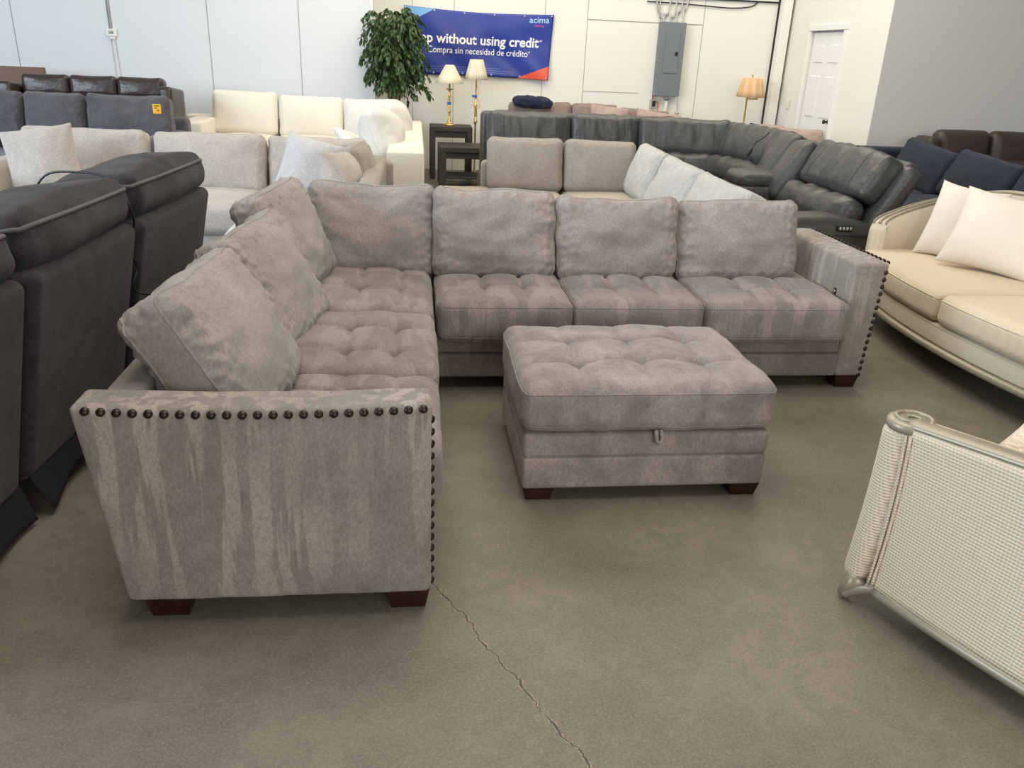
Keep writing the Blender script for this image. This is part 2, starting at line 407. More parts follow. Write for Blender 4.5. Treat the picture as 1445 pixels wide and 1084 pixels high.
# six panel door in the side wall
D=bpy.data.objects.new('door_1',None); COL.objects.link(D); D.location=(5.33,10.915,0); struct(D); XF['door_1']=((5.33,10.915,0),0)
m=MB(); m.box((-.0,-.44,.01),(.04,.44,2.03))
for (y0,y1) in ((-.36,-.05),(.05,.36)):
    for (z0,z1) in ((.2,.82),(.96,1.52),(1.64,1.9)):
        m.rbox((-.003,(y0+y1)/2,(z0+z1)/2),(.016,y1-y0-.05,z1-z0-.05),.006)
m.build('door_panel','door',D,smooth=False)
m=MB()
for y0 in(-.535,.465): m.rbox((-.04,y0+.035,1.024),(.03,.07,2.048),.006)
m.rbox((-.041,0,2.088),(.032,1.075,.072),.006); m.build('door_frame','door',D,smooth=False)
m=MB(); m.lathe([(.0,0),(.03,.0),(.03,.01),(.012,.02),(.012,.04),(.028,.055),(.028,.07),(.0,.08)],(0,0,0),14); 
for q in m.V: q[:]=np.stack([-q[:,2]-.0,q[:,0]-.37,q[:,1]+.95],1)
m.build('door_handle','black',D)

# ------------------------------------------------------------------ main taupe sectional
main=thing('sectional_sofa','taupe chenille L-shaped sectional sofa with tufted seats and nailhead arms','sofa',(.7,3.4,0))
def W(mb,name,mat,par=main,**k): return mb.build(name,mat,par,world=True,**k)
# nail mesh shared
nm=MB(); nm.lathe([(.0125,-.002),(.0125,.001),(.010,.005),(.006,.0075),(.0015,.0085)],(0,0,0),10); nail0=None
def nail(parent,loc,d):
    global nail0
    if nail0 is None: nail0=nm.build('nailhead','nail',parent); o=nail0
    else: o=nail0.copy(); COL.objects.link(o); o.parent=parent
    o.location=loc; o.rotation_mode='QUATERNION'; o.rotation_quaternion=Vector(d).to_track_quat('Z','Y'); return o
arms=[]
# near arm (outer face towards the camera)
def slant(out,u):
    z=(out[:,2]+.31)/.62; k=np.clip((-u[:,0]),0,1)
    out[:,0]-=k*(.075*z-.02)
    out[:,2]+=-.012*np.sin(PI*np.clip((u[:,0]+1)/2,0,1))*(z>.5)*z
    out[:,1]+= .01*(1-u[:,0]**2)*np.sin(z*PI)*(u[:,1]<0)*-1
    return out
a=Soft((.90,.14,.625),.022,puff=(0.0,.012,.004),e=4,n=(26,3,18),k=3,amp=.0025,freq=(6,6,4),seed=3,fn=slant)
m=MB().soft(a,(-.41,2.118,.3875)); armN=W(m,'arm','main_arm')
m=MB(); m.tube(a.seam(1,-1,.72,30)+np.array((-.41,2.118,.3875)),.0035,6,closed=True); W(m,'welt','main_arm',armN) if False else None
mm=main.location
def arm_nails(arm,pts,d):
    for p in pts: nail(arm,(p[0]-mm[0],p[1]-mm[1],p[2]-mm[2]),d)
arm_nails(armN,[(-.868+i*.0402,2.0475-.008*(1-((i-11)/11)**4),.6875-.011*math.sin(PI*i/22)) for i in range(23)],(0,-.8,.6))
arm_nails(armN,[(.0405,2.073,.645-i*.0385) for i in range(15)],(1,-.25,0))
# far right arm
def slantR(out,u):
    z=(out[:,2]+.31)/.62; k=np.clip(u[:,0],0,1); out[:,0]+=k*(.04*z-.005); return out
a=Soft((.15,.90,.625),.022,puff=(.012,.0,.004),e=4,n=(3,24,16),k=3,amp=.0025,freq=(6,6,4),seed=5,fn=slantR)
m=MB().soft(a,(2.30,4.275,.3775)); armR=W(m,'arm','main_arm')
arm_nails(armR,[(2.402,3.845+i*.041,.690) for i in range(21)],(.6,0,.8))
arm_nails(armR,[(2.392-.0022*i,3.8265,.64-i*.0375) for i in range(16)],(.35,-1,0))
m=MB(); m.rbox((2.2195,3.975,.50),(.008,.030,.036),.003); b=W(m,'control_button','black')
m=MB(); m.lathe([(.006,0),(.009,.001),(.009,.003),(.005,.003)],(0,0,0),12)
for q in m.V: q[:]=np.stack([-q[:,2]-.0045+2.2195,q[:,0]+3.975,q[:,1]+.50],1)
W(m,'button_ring','shinynail',b)
# base, back frame
m=MB(); m.rbox((-.415,3.44,.245),(.90,2.52,.09),.015,(4,20,2),fn=None); m.rbox((-.415,3.44,.14),(.91,2.52,.125),.015,(4,20,2))
m.rbox((1.13,4.27,.242),(2.2,.86,.095),.015,(20,4,2)); m.rbox((1.13,4.265,.13),(2.2,.87,.125),.015,(20,4,2))
W(m,'base','main_seat')
m=MB(); m.rbox((-.835,3.48,.37),(.12,2.56,.6),.03,(2,12,6),puff if False else 2)
m.rbox((.72,4.69,.37),(3.2,.12,.6),.03,(12,2,6),2); W(m,'backrest_frame','main')
# seats
def seat(x0,x1,y0,y1,z0=.275,z1=.495,tg=(2,2),seed=0,tb=None,mat='main_seat',par=main,front='y',td=.048):
    sx,sy,sz=x1-x0,y1-y0,z1-z0
    if tb is None:
        tufts=[(-sx/2+sx*(i+1)/(tg[0]+1),-sy/2+sy*(j+1)/(tg[1]+1)) for i in range(tg[0]) for j in range(tg[1])]
    else: tufts=tb
    b=Soft((sx,sy,sz),.055,puff=(.006,.010,.026),e=2.6,n=(44,44,6),k=5,tufts=tufts,td=td,ts=.032,cd=.020,cs=.013,amp=.007,freq=(5,5,5),seed=seed,pucker=.003)
    c=((x0+x1)/2,(y0+y1)/2,(z0+z1)/2)
    m=MB().soft(b,c); o=W(m,'seat_cushion',mat,par)
    m=MB(); m.tube(b.seam(2,1,.45,24)+np.array(c),.0028,5,closed=True); m.tube(b.seam(2,-1,.4,24)+np.array(c),.0028,5,closed=True); W(m,'piping',mat,o); return o
Lt=lambda y0,y1:[(dx,dy) for dx in(.08,.26) for dy in(-.13,.12)]
seat(-.76,.075,2.19,2.815,seed=1,tb=Lt(0,0)); seat(-.76,.08,2.82,3.60,seed=2,tb=[(.06,-.16),(.25,-.16),(.06,.12),(.25,.12)]); seat(-.76,.075,3.605,4.60,seed=3,tb=[(.06,-.12),(.26,-.12),(.06,.12),(.26,.12)])
for i,(x0,x1) in enumerate(((.095,.765),(.77,1.435),(1.44,2.215))):
    seat(x0,x1,3.745,4.60,seed=5+i,tb=[((x1-x0)*q,dy) for q in(-.14,.16) for dy in(-.16,.07)])
# back cushions : local x width, z height, y thickness (front = -y)
def floppy(out,u,k=.018):
    up=np.clip(u[:,2],0,1); out[:,2]+=k*(np.abs(u[:,0])**3-.45)*up; out[:,0]*=1-.03*(1-u[:,2]**2)*np.abs(u[:,0]); return out
def bc(c,size,rot,seed,mat='main',par=main,name='back_cushion',puff=.05,r=.06,amp=.010,seams=True,n=(26,6,22),e=2.0,world=True,freq=(4,4,5),fn=None,pucker=.004):
    b=Soft(size,r,puff=(.012,puff,.014),e=e,n=n,k=5,amp=amp,freq=freq,seed=seed,pucker=pucker,pf=34,fn=fn or floppy)
    Rm=rotm(*rot); m=MB().soft(b,c,Rm); o=m.build(name,mat,par,world=world)
    if seams:
        m=MB()
        for sg in(-1,1): m.tube(b.seam(1,sg,.35,40)@Rm.T+np.array(c),.0034,5,closed=True)
        m.build('piping',mat,o,world=world)
    return o
# right run, facing the camera
MC=dict(n=(52,8,44),pucker=.012,amp=.019,freq=(3.5,4,6))
bc((-.235,4.44,.69),(.67,.19,.47),(-12,0,0),11,e=2.4,**MC)
bc((.415,4.37,.69),(.665,.19,.455),(-13,1,0),12,**MC)
bc((1.09,4.36,.675),(.67,.19,.44),(-12,0,0),13,**MC)
bc((1.775,4.37,.675),(.69,.19,.44),(-13,-1.5,-2),14,**MC)
# left run, facing right (+x): rotate about z by +90 so that front (-y) -> +x ; lean back afterwards
def bcl(c,size,lean,yaw,seed,roll=0,**k):
    Rm=np.array(Matrix.Rotation(R_(yaw),3,'Z')@Matrix.Rotation(R_(90),3,'Z')@Matrix.Rotation(R_(-lean),3,'X')@Matrix.Rotation(R_(roll),3,'Y'))
    b=Soft(size,.055,puff=(.012,.055,.014),e=2.0,n=(54,8,46),k=5,amp=.016,freq=(3.5,4,6),seed=seed,pucker=.017,pf=38,fn=floppy)
    m=MB().soft(b,c,Rm); o=W(m,'back_cushion','main')
    m=MB()
    for sg in(-1,1): m.tube(b.seam(1,sg,.35,44)@Rm.T+np.array(c),.0042,6,closed=True)
    W(m,'piping','main',o)
bcl((-.635,2.61,.67),(.70,.20,.50),30,-4,21,roll=0)
bcl((-.615,3.35,.675),(.66,.18,.50),26,-9,22,roll=-1)
bcl((-.625,4.0,.725),(.66,.17,.50),20,-9,23,roll=-2)
# legs
def leg(parent,c,h=.075,t=.05,dirx=0,wd=.13,world=True,mat='leg'):
    m=MB(); x,y=c; a=wd/2; b=wd/2
    V=[(x-a*.8,y-b*.8,0),(x+a*.8,y-b*.8,0),(x+a*.8,y+b*.8,0),(x-a*.8,y+b*.8,0),(x-a,y-b,h),(x+a,y-b,h),(x+a,y+b,h),(x-a,y+b,h)]
    m.add(V,[(3,2,1,0),(4,5,6,7),(0,1,5,4),(1,2,6,5),(2,3,7,6),(3,0,4,7)])
    return m.build('leg',mat,parent,world=world,smooth=False)
for c in ((-.735,2.135),(-.03,2.135),(2.30,3.895),(-.75,4.66),(2.30,4.66),(.75,4.6)): leg(main,c)

m=MB(); m.rbox((-.425,3.60,.545),(.004,.035,.022),.001,rot=rotm(0,20,10)); W(m,'care_tag','b_white',label='small white care tag')
# ------------------------------------------------------------------ ottoman
ot=thing('storage_ottoman','taupe chenille storage ottoman with six-button tufted lid, in front of sectional','ottoman',(.875,3.06,0),.5)
b=Soft((.985,.735,.195),.05,puff=(.006,.006,.03),e=2.6,n=(60,46,6),k=5,tufts=[(-.25,-.12),(0.0,-.115),(.25,-.115),(-.25,.14),(0,.145),(.25,.14)],td=.056,ts=.038,cd=.015,cs=.013,amp=.009,freq=(5,5,5),seed=31,pucker=.0025)
m=MB().soft(b,(0,0,.39)); lid=m.build('lid_cushion','otto',ot)
m=MB(); m.tube(b.seam(2,1,.3,40)+np.array((0,0,.39)),.003,5,closed=True); m.tube(b.seam(2,-1,.5,40)+np.array((0,0,.39)),.003,5,closed=True); m.build('piping','otto',lid)
m=MB(); m.rbox((0,0,.238),(.965,.715,.10),.018,(20,16,2),3); m.rbox((0,0,.122),(.965,.715,.138),.018,(20,16,2),3); m.build('base','otto',ot)
V,F=MB().grid(lambda u,v:(.03+ (u-.5)*.032, -.362-.012*math.sin(v*PI), .30-.05*v),4,8).V[0],MB().grid(lambda u,v:(0,0,0),4,8).F
m=MB(); m.tube([(.022,-.36,.302),(.022,-.374,.28),(.024,-.376,.262),(.034,-.378,.254),(.044,-.376,.262),(.044,-.374,.28),(.040,-.36,.302)],.0085,8); m.build('pull_tab','otto',ot)
for c in((-.415,-.29),(.415,-.29),(-.415,.29),(.415,.29)): leg(ot,c,.055,wd=.12,world=False)

# ------------------------------------------------------------------ charcoal power recliner row, seen from behind (left)
rc=thing('reclining_sofa','dark charcoal velvet reclining sofa seen from behind at left, with piped headrests','sofa',(-1.325,3.5,0),-3.9)
def recl_seat(y0,y1,seed,rec=0):
    yc=(y0+y1)/2; wd=y1-y0-.02
    def lean(out,u):
        z=out[:,2]+.38; out[:,0]+=.16*z/.76-.05; return out
    m=MB(); m.rbox((.02,yc,.52),(.13,wd,.76),.045,(3,14,12),4,fn=lean); p=m.build('back_panel','char',rc)
    # headrest pillow
    h=Soft((.40,wd-.02,.17),.06,puff=(.02,.01,.045),e=2.0,n=(12,22,4),k=4,amp=.012,freq=(5,5,5),seed=seed,pucker=.004)
    Rm=rotm(0,-10,0); c=(-.02,yc,.965); m=MB().soft(h,c,Rm); o=m.build('headrest','char',rc)
    pts=h.seam(2,1,.25,30)
    m=MB(); m.tube(pts@Rm.T+np.array(c),.0085,7,closed=True); m.build('piping','char_pipe',o)
    def drape(u,v):
        y=y0+.02+(wd-.02)*u; return (.02+.05*v+.02*math.sin(u*9+seed)*v, y+.02*v, .2-.15*v-.03*math.sin(u*5+seed)*v)
    m=MB(); m.rbox((-.52,yc,.28),(.95,wd,.36),.05,(6,6,3)); m.build('seat','char',rc)
    m=MB(); m.rbox((-.3,yc,.65),(.3,wd,.42),.08,(3,8,4),rot=rotm(0,-12,0)); m.build('backrest','char',rc)
    m=MB().grid(drape,24,8); m.build('dust_flap','blackcloth',rc,thick=.004)
recl_seat(.02,.98,1); recl_seat(-.86,.0,2); recl_seat(-1.76,-.88,3)
m=MB(); m.rbox((-.5,1.08,.35),(.95,.17,.55),.05,(5,3,4)); m.build('arm','char',rc)
m=MB(); pts=[(x-.12,y,z) for x,y,z in [(-1.50,3.62,.93),(-1.40,3.60,1.06),(-1.25,3.55,1.085),(-1.12,3.50,1.075),(-1.06,3.46,1.04),(-1.03,3.43,.99),(-1.02,3.44,.93),(-1.035,3.47,.88),(-1.06,3.45,.80),(-1.05,3.50,.70),(-1.07,3.47,.62),(-1.04,3.60,.56),(-1.0,3.74,.58),(-.98,3.82,.62)]]
def smooth_path(P,n=6):
    P=[Vector(p) for p in P]; out=[]
    for i in range(len(P)-1):
        p0=P[max(i-1,0)];p1=P[i];p2=P[i+1];p3=P[min(i+2,len(P)-1)]
        for k in range(n):
            t=k/n; out.append(.5*((2*p1)+(-p0+p2)*t+(2*p0-5*p1+4*p2-p3)*t*t+(-p0+3*p1-3*p2+p3)*t**3))
    out.append(P[-1]); return out
m.tube(smooth_path(pts),.0045,6); tag(m.build('power_cord','black'),'thin black power cord draped over the charcoal reclining sofa headrests','cord')

# ------------------------------------------------------------------ light oatmeal sectional (left middle)
lg=thing('sectional_sofa','oatmeal velvet sectional sofa behind the charcoal reclining sofa, with scatter cushions','sofa',(-1.7,6.6,0))
for i,(x0,x1) in enumerate(((-3.1,-2.09),(-2.08,-1.22),(-1.21,-.42))):
    m=MB().soft(Soft((x1-x0-.01,.95,.22),.06,puff=(.005,.02,.03),n=(14,14,4),amp=.006,seed=i+40),((x0+x1)/2,6.60,.385)); W(m,'seat_cushion','lg',lg)
m=MB().soft(Soft((.82,1.05,.2),.06,puff=(.01,.01,.03),n=(14,14,4),amp=.006,seed=44),(-.83,5.58,.375)); W(m,'seat_cushion','lg_lt',lg,label='pale grey chaise seat cushion')
m=MB(); m.rbox((-1.75,6.68,.15),(2.9,1.0,.26),.02); m.rbox((-.82,5.6,.15),(.82,1.1,.26),.02); W(m,'base','lg',lg)
m=MB(); m.rbox((-1.7,7.25,.4),(3.0,.16,.62),.04,(8,2,4)); m.rbox((-.33,6.15,.40),(.15,2.3,.70),.04,(2,8,4)); W(m,'backrest_frame','mid',lg)
m=MB(); m.rbox((-3.22,6.65,.38),(.22,1.2,.62),.07,(3,8,4),4); W(m,'arm','lg',lg)
bc((-2.60,7.0,.70),(.94,.2,.44),(-14,0,0),41,'lg',lg,amp=.012,n=(40,6,26),pucker=.008); bc((-1.65,6.99,.68),(.87,.2,.46),(-14,0,0),42,'lg',lg,amp=.012,n=(40,6,26),pucker=.008); bc((-.80,7.02,.67),(.80,.2,.46),(-14,0,0),43,'lg',lg,amp=.012,n=(40,6,26),pucker=.008)
bc((-.46,6.55,.69),(.60,.2,.42),(-14,0,84),45,'mid',lg,amp=.008)
pillow('throw_pillow','oatmeal velvet throw pillow standing at left end of the oatmeal sectional',(-2.74,6.50,.735),(.50,.48,.20),(-16,-9,6),'lg',1,group='throw pillows on the oatmeal sectional')
pillow('throw_pillow','pale grey throw pillow leaning in the corner of the oatmeal sectional',(-.83,6.62,.74),(.44,.42,.18),(-20,14,-10),'lg_lt',2,group='throw pillows on the oatmeal sectional')
pillow('throw_pillow','plump oatmeal throw pillow seen edge-on at right end of the oatmeal sectional',(-.53,6.12,.70),(.44,.42,.24),(-18,4,66),'lg',3,group='throw pillows on the oatmeal sectional')

# ------------------------------------------------------------------ ivory sectional
wh=thing('sectional_sofa','ivory white sectional sofa beside the left wall, with loose plump cushions','sofa',(-1.2,9.8,0))
m=MB(); m.rbox((-2.55,10.42,.39),(.27,1.05,.72),.03,(3,5,4)); W(m,'arm','white',wh)
m=MB()
for (y0,y1) in ((7.55,8.6),(8.6,9.7),(9.7,10.95)): m.rbox((-.10,(y0+y1)/2,.39),(.34,y1-y0-.012,.73),.025,(3,5,4))
m.rbox((-1.38,10.98,.39),(2.9,.2,.73),.03); W(m,'backrest_frame','white',wh)
for i,(x0,x1) in enumerate(((-2.41,-1.70),(-1.69,-.92),(-.91,-.28))):
    m=MB().soft(Soft((x1-x0-.008,1.0,.2),.05,puff=(.005,.01,.03),n=(12,12,4),amp=.004,seed=i+50),((x0+x1)/2,10.38,.46)); W(m,'seat_cushion','white',wh)
for i,(y0,y1) in enumerate(((7.6,8.7),(8.7,9.87))):
    m=MB().soft(Soft((.8,y1-y0-.01,.2),.05,puff=(.01,.005,.03),n=(12,12,4),amp=.004,seed=i+55),(-.68,(y0+y1)/2,.46)); W(m,'seat_cushion','white',wh)
m=MB(); m.rbox((-1.4,10.4,.2),(2.3,1.0,.32),.02); m.rbox((-.68,8.8,.2),(.8,2.4,.32),.02); W(m,'base','white',wh)
bc((-2.07,10.73,.80),(.77,.2,.50),(-12,1,0),51,'white',wh,amp=.006,pucker=.002); bc((-1.28,10.73,.77),(.77,.2,.49),(-13,1,0),52,'white',wh,amp=.006,pucker=.002); bc((-.58,10.72,.77),(.62,.2,.48),(-13,-1,0),53,'white2',wh,amp=.01,pucker=.002)
bc((-.24,9.75,.83),(.75,.2,.46),(-14,0,86),54,'white2',wh,amp=.012,r=.1,puff=.09)
bc((-.34,8.55,.82),(.80,.22,.48),(-20,3,84),56,'white2',wh,amp=.014,r=.11,puff=.11,n=(30,8,26),pucker=.008)
pillow('throw_pillow','small white throw pillow lying on the ivory sectional seat',(-.62,8.9,.66),(.42,.40,.15),(-62,20,40),'white2',5)

# ------------------------------------------------------------------ slate fabric sofa and the brown leather recliner sofa behind it
ch=thing('sofa','slate grey fabric sofa in front of the brown leather sofa at left','sofa',(-3.4,8.5,0))
for i,(x0,x1) in enumerate(((-4.45,-3.71),(-3.70,-3.15),(-3.14,-2.36))): bc(((x0+x1)/2,8.62,.86),(x1-x0-.01,.22,.44),(-13,0,0),60+i,'char2',ch,amp=.016,n=(36,6,26),pucker=.010)
m=MB(); m.rbox((-3.4,8.35,.46),(2.1,.8,.2),.05,(6,4,2)); W(m,'seat_cushion','char2',ch)
m=MB(); m.rbox((-3.4,8.45,.2),(2.2,1.0,.3),.03); W(m,'base','char2',ch)
m=MB(); m.rbox((-3.4,8.87,.5),(2.25,.18,.76),.05,(6,2,4)); W(m,'backrest_frame','char2',ch)
for x in(-2.38,-4.6): m=MB(); m.rbox((x,8.35,.42),(.26,.95,.70),.09,(3,5,4),4); W(m,'arm','char2',ch)
tg=MB(); tg.rbox((-2.44,8.405,.985),(.075,.004,.085),.001); o=tg.build('price_tag','yellow'); tag(o,'small yellow price tag on the slate grey sofa back cushion','tag')
for k,(dx,dz,wd) in enumerate(((0,.028,.05),(-.01,.01,.03),(.008,-.012,.022))):
    m=MB(); m.box((-2.44+dx-wd/2,8.4015,.985+dz-.004),(-2.44+dx+wd/2,8.4028,.985+dz+.004)); m.build('print_line','dark',o,smooth=False)
br=thing('reclining_sofa','dark brown leather reclining sofa against the left wall, three padded headrests','sofa',(-3.5,10.3,0))
for i,x0 in enumerate((-4.37,-3.86,-3.35)):
    bc((x0+.253,10.22,1.07),(.50,.20,.22),(-8,0,0),70+i,'brownL',br,name='headrest',amp=.005,seams=False,puff=.02,r=.05,pucker=.001)
    bc((x0+.253,10.17,.76),(.50,.22,.42),(-8,0,0),75+i,'brownL',br,amp=.005,seams=False,puff=.03,r=.06,pucker=.001)
    m=MB(); m.rbox((x0+.253,9.75,.4),(.50,.75,.25),.06,(4,5,2)); W(m,'seat_cushion','brownL',br)
m=MB(); m.rbox((-3.61,10.3,.55),(1.58,.24,1.0),.05,(5,2,4)); m.rbox((-3.61,9.9,.17),(1.56,.8,.3),.03); W(m,'frame','brownL',br)
for x in(-2.775,-4.46): m=MB(); m.rbox((x,10.15,.55),(.14,.55,1.08),.04,(2,4,5),rot=rotm(-6,0,0)); m.rbox((x,9.6,.34),(.16,.9,.6),.05,(2,4,3)); W(m,'arm','brownL',br)
m=MB(); m.rbox((-4.95,10.9,.62),(1.1,.08,1.22),.01); tag(m.build('headboard','card'),'plain brown board standing upright behind the brown leather sofa, far left','headboard')

# ------------------------------------------------------------------ greige sectional (middle)
mg=thing('sectional_sofa','greige linen sectional sofa directly behind the taupe sectional, pale cushions on its right run','sofa',(1.2,6.6,0))
bc((.975,7.50,.675),(.685,.2,.46),(-12,0,0),81,'mid',mg,amp=.006); bc((1.66,7.50,.67),(.66,.2,.46),(-12,1,0),82,'mid',mg,amp=.006)
bc((2.03,7.12,.66),(.78,.2,.45),(-22,0,-92),83,'mid_lt',mg,amp=.010); bc((2.04,6.28,.65),(.90,.2,.44),(-24,0,-90),84,'mid_lt',mg,amp=.012); bc((2.04,5.36,.64),(.92,.2,.44),(-24,0,-90),85,'mid_lt',mg,amp=.012)
m=MB().soft(Soft((1.1,1.15,.2),.06,puff=(.01,.01,.02),n=(12,12,4),amp=.005,seed=86),(.75,7.05,.36)); W(m,'seat_cushion','mid_seat',mg)
m=MB().soft(Soft((.88,1.15,.2),.06,puff=(.01,.01,.02),n=(12,12,4),amp=.005,seed=87),(1.76,7.05,.36)); W(m,'seat_cushion','mid_seat',mg)
m=MB().soft(Soft((.84,1.6,.2),.06,puff=(.01,.01,.02),n=(12,12,4),amp=.005,seed=88),(1.74,5.65,.36)); W(m,'seat_cushion','mid_seat',mg)
m=MB(); m.rbox((1.2,7.1,.15),(1.95,1.15,.24),.02); m.rbox((1.75,5.75,.15),(.82,1.75,.24),.02); W(m,'base','mid',mg)
m=MB(); m.rbox((1.45,7.66,.38),(1.72,.12,.62),.04,(8,2,4)); m.rbox((2.30,6.2,.35),(.12,2.85,.56),.04,(2,8,4)); W(m,'backrest_frame','mid',mg)

# ------------------------------------------------------------------ grey leather reclining sectional
le=thing('reclining_sectional','slate grey leather reclining sectional wrapping behind the greige sofa, with console','sofa',(2.3,7.6,0))
def lback(c,wd,yaw,lean,seed,full=True,w2=None):
    Rz=Matrix.Rotation(R_(yaw),3,'Z')
    def place(sz,off,nm,puff,r,ln,amp=.010,par=le,sd=0):
        Rm=np.array(Rz@Matrix.Rotation(R_(-ln),3,'X')); cc=np.array(c)+np.array(Rz@Vector(off))
        b=Soft(sz,r,puff=(.01,puff,.01),e=2.2,n=(34,6,24),k=4,amp=amp,freq=(9,4,2.6),seed=seed+sd,pucker=.004,pf=18)
        m=MB().soft(b,cc,Rm); o=m.build(nm,'greyL',par,world=True)
        return b,Rm,cc,o
    b,Rm,cc,o=place((wd-.01,.20,.37),(0,0,.86),'headrest',.035,.06,lean,.020)
    for fx in(-.5,.5):
        xs=[(fx*(wd*.62),-.10,z) for z in np.linspace(-.15,.15,14)]
        P=b.f(np.array(xs)); P[:,1]-=.0; m=MB(); m.tube(P@Rm.T+cc,.0022,4); m.build('stitching','dark',o,world=True)
    if full:
        t=math.tan(R_(lean)); place((wd-.01,.20,.26),(0,-.30*t-.02,.585),'lumbar_cushion',.05,.07,lean*.8,.020,sd=3)
    return Rz
lback((1.165,8.78,0),.87,0,10,90); lback((1.97,8.78,0),.74,0,10,91); lback((2.80,8.62,0),.96,-14,14,92)
lback((3.33,7.96,0),1.10,-79,26,93); lback((3.34,6.16,0),1.06,-90,30,95)
# console backrest
b=Soft((.38,.18,.62),.07,puff=(.01,.03,.01),n=(12,4,16),k=4,amp=.006,seed=97); Rm=np.array(Matrix.Rotation(R_(-90),3,'Z')@Matrix.Rotation(R_(-30),3,'X'))
m=MB().soft(b,(3.23,7.22,.76),Rm); m.build('console_backrest','greyL',le,world=True)
m=MB().soft(Soft((.32,.2,.56),.07,puff=(.01,.03,.01),n=(10,4,14),k=4,amp=.006,seed=98),(3.22,6.86,.75),Rm); m.build('console_backrest','greyL',le,world=True)
m=MB(); m.rbox((2.83,7.05,.33),(.78,.50,.60),.05,(5,4,4)); cs_=m.build('console','greyL',le,world=True)
m=MB().soft(Soft((.42,.40,.12),.05,puff=(.01,.01,.02),n=(8,8,3)),(2.98,7.05,.67)); m.build('console_lid','greyL',cs_,world=True)
m=MB()
for y in(6.94,7.14): m.lathe([(.045,0),(.052,.004),(.045,.006),(.038,.001)],(2.62,y,.63),20)
m.build('cup_holder','shinynail',cs_,world=True)
m=MB(); m.rbox((1.55,8.42,.40),(1.7,.62,.22),.06,(8,4,3)); m.rbox((2.85,8.25,.40),(.8,.7,.22),.06,(4,4,3)); m.rbox((2.85,7.72,.42),(.8,.80,.22),.06,(4,4,3)); m.rbox((2.78,6.23,.42),(.85,1.02,.22),.06,(5,5,3)); m.build('seat_cushion','greyL',le,world=True)
m=MB(); m.rbox((1.75,8.60,.24),(2.2,.75,.4),.03); m.rbox((2.95,7.2,.2),(.8,2.9,.34),.03); m.rbox((1.75,8.98,.55),(2.15,.14,.98),.05,(6,2,4)); 
Rb=np.array(Matrix.Rotation(R_(-90),3,'Z')@Matrix.Rotation(R_(-26),3,'X'))
m.rbox((3.44,7.0,.60),(2.6,.12,.84),.05,(8,2,5),rot=Rb); m.build('frame','greyL',le,world=True)
# near side wing of the last recliner and its arm
m=MB(); m.rbox((3.36,5.66,.60),(.14,.24,.80),.05,(3,3,6),rot=rotm(0,28,0)); m.build('back_wing','greyL',le,world=True)
def armc(out,u):
    out[:,2]+=.02*np.cos(u[:,0]*1.5)*(u[:,2]>0)-.06*np.clip(u[:,0],0,1)*(u[:,2]>0); return out
m=MB(); m.rbox((2.93,5.60,.33),(.84,.32,.56),.09,(10,4,6),5,fn=armc); ar=m.build('arm','greyL',le,world=True)
m=MB(); m.rbox((2.93,5.435,.50),(.72,.012,.004),.001); m.build('stitching','dark',ar,world=True)
m=MB(); m.rbox((3.01,5.432,.555),(.12,.02,.045),.008); ctl=m.build('power_control','black',ar,world=True)
m=MB()
for k in range(4): m.rbox((2.972+k*.026,5.420,.555),(.016,.008,.022),.002)
m.build('control_button','steel',ctl,world=True)
m=MB(); P=[(3.24,7.5,1.03),(3.18,7.48,.98),(3.12,7.5,.93),(3.08,7.46,.88)]; m.tube(smooth_path(P),.006,6); m.rbox((3.06,7.46,.85),(.03,.03,.07),.01,rot=rotm(0,30,0)); tag(m.build('cable_plug','black'),'black cable with a plug lying over the grey leather recliner backrest','cable')

# ------------------------------------------------------------------ mauve sofas behind
mv=thing('sofa','mauve fleece sofa mostly hidden behind the grey leather sectional, by the back wall','sofa',(2.2,11.3,0))
m=MB(); m.rbox((2.3,10.9,.4),(2.3,.9,.2),.05,(6,4,2)); W(m,'seat_cushion','mauve',mv); m=MB(); m.rbox((2.3,11.0,.18),(2.4,1.0,.28),.03); m.rbox((2.3,11.55,.5),(2.4,.16,.8),.05,(6,2,4)); W(m,'frame','mauve_dk',mv)
bc((1.64,11.28,.79),(.84,.2,.46),(-12,0,0),100,'mauve_dk',mv); bc((2.38,11.28,.79),(.62,.2,.46),(-12,0,0),101,'mauve_dk',mv)
bc((3.05,11.28,.75),(.70,.2,.44),(-12,3,0),102,'mauve_dk',mv)
pillow('throw_pillow','pink mauve fleece throw pillow on the middle of the mauve sofa',(2.52,11.02,.81),(.52,.44,.18),(-14,6,0),'mauve',7,group='pillows on the mauve sofa')
pillow('throw_pillow','long pink mauve fleece throw pillow at the right end of the mauve sofa',(3.18,11.0,.77),(.62,.42,.18),(-14,8,0),'mauve',8,group='pillows on the mauve sofa')
m=MB().soft(Soft((.50,.30,.10),.03,puff=(.01,.01,.02),n=(28,14,4),amp=.028,freq=(9,9,9),seed=9),(1.52,11.2,1.03),rotm(0,3,0)); tag(m.build('throw_blanket','navyk'),'folded navy knit throw blanket on the back of the mauve sofa','blanket')
m2=thing('armchair','mauve fleece chair at the right behind the grey leather recliners','chair',(4.9,10.6,0))
m=MB(); m.rbox((4.75,10.65,.35),(.9,.9,.3),.05); m.rbox((4.75,11.0,.5),(.9,.2,.55),.07,(4,2,3)); W(m,'frame','mauve_dk',m2)
bc((4.58,10.75,.70),(.50,.2,.34),(-14,0,0),105,'mauve',m2,amp=.014); bc((4.98,10.55,.68),(.56,.24,.32),(-16,0,-14),106,'mauve',m2,amp=.014)
pillow('throw_pillow','dark navy round-topped pillow behind the mauve chair, below the tan lamp',(4.78,11.22,.62),(.5,.42,.2),(-8,8,0),'navyk',11,ear=.0)

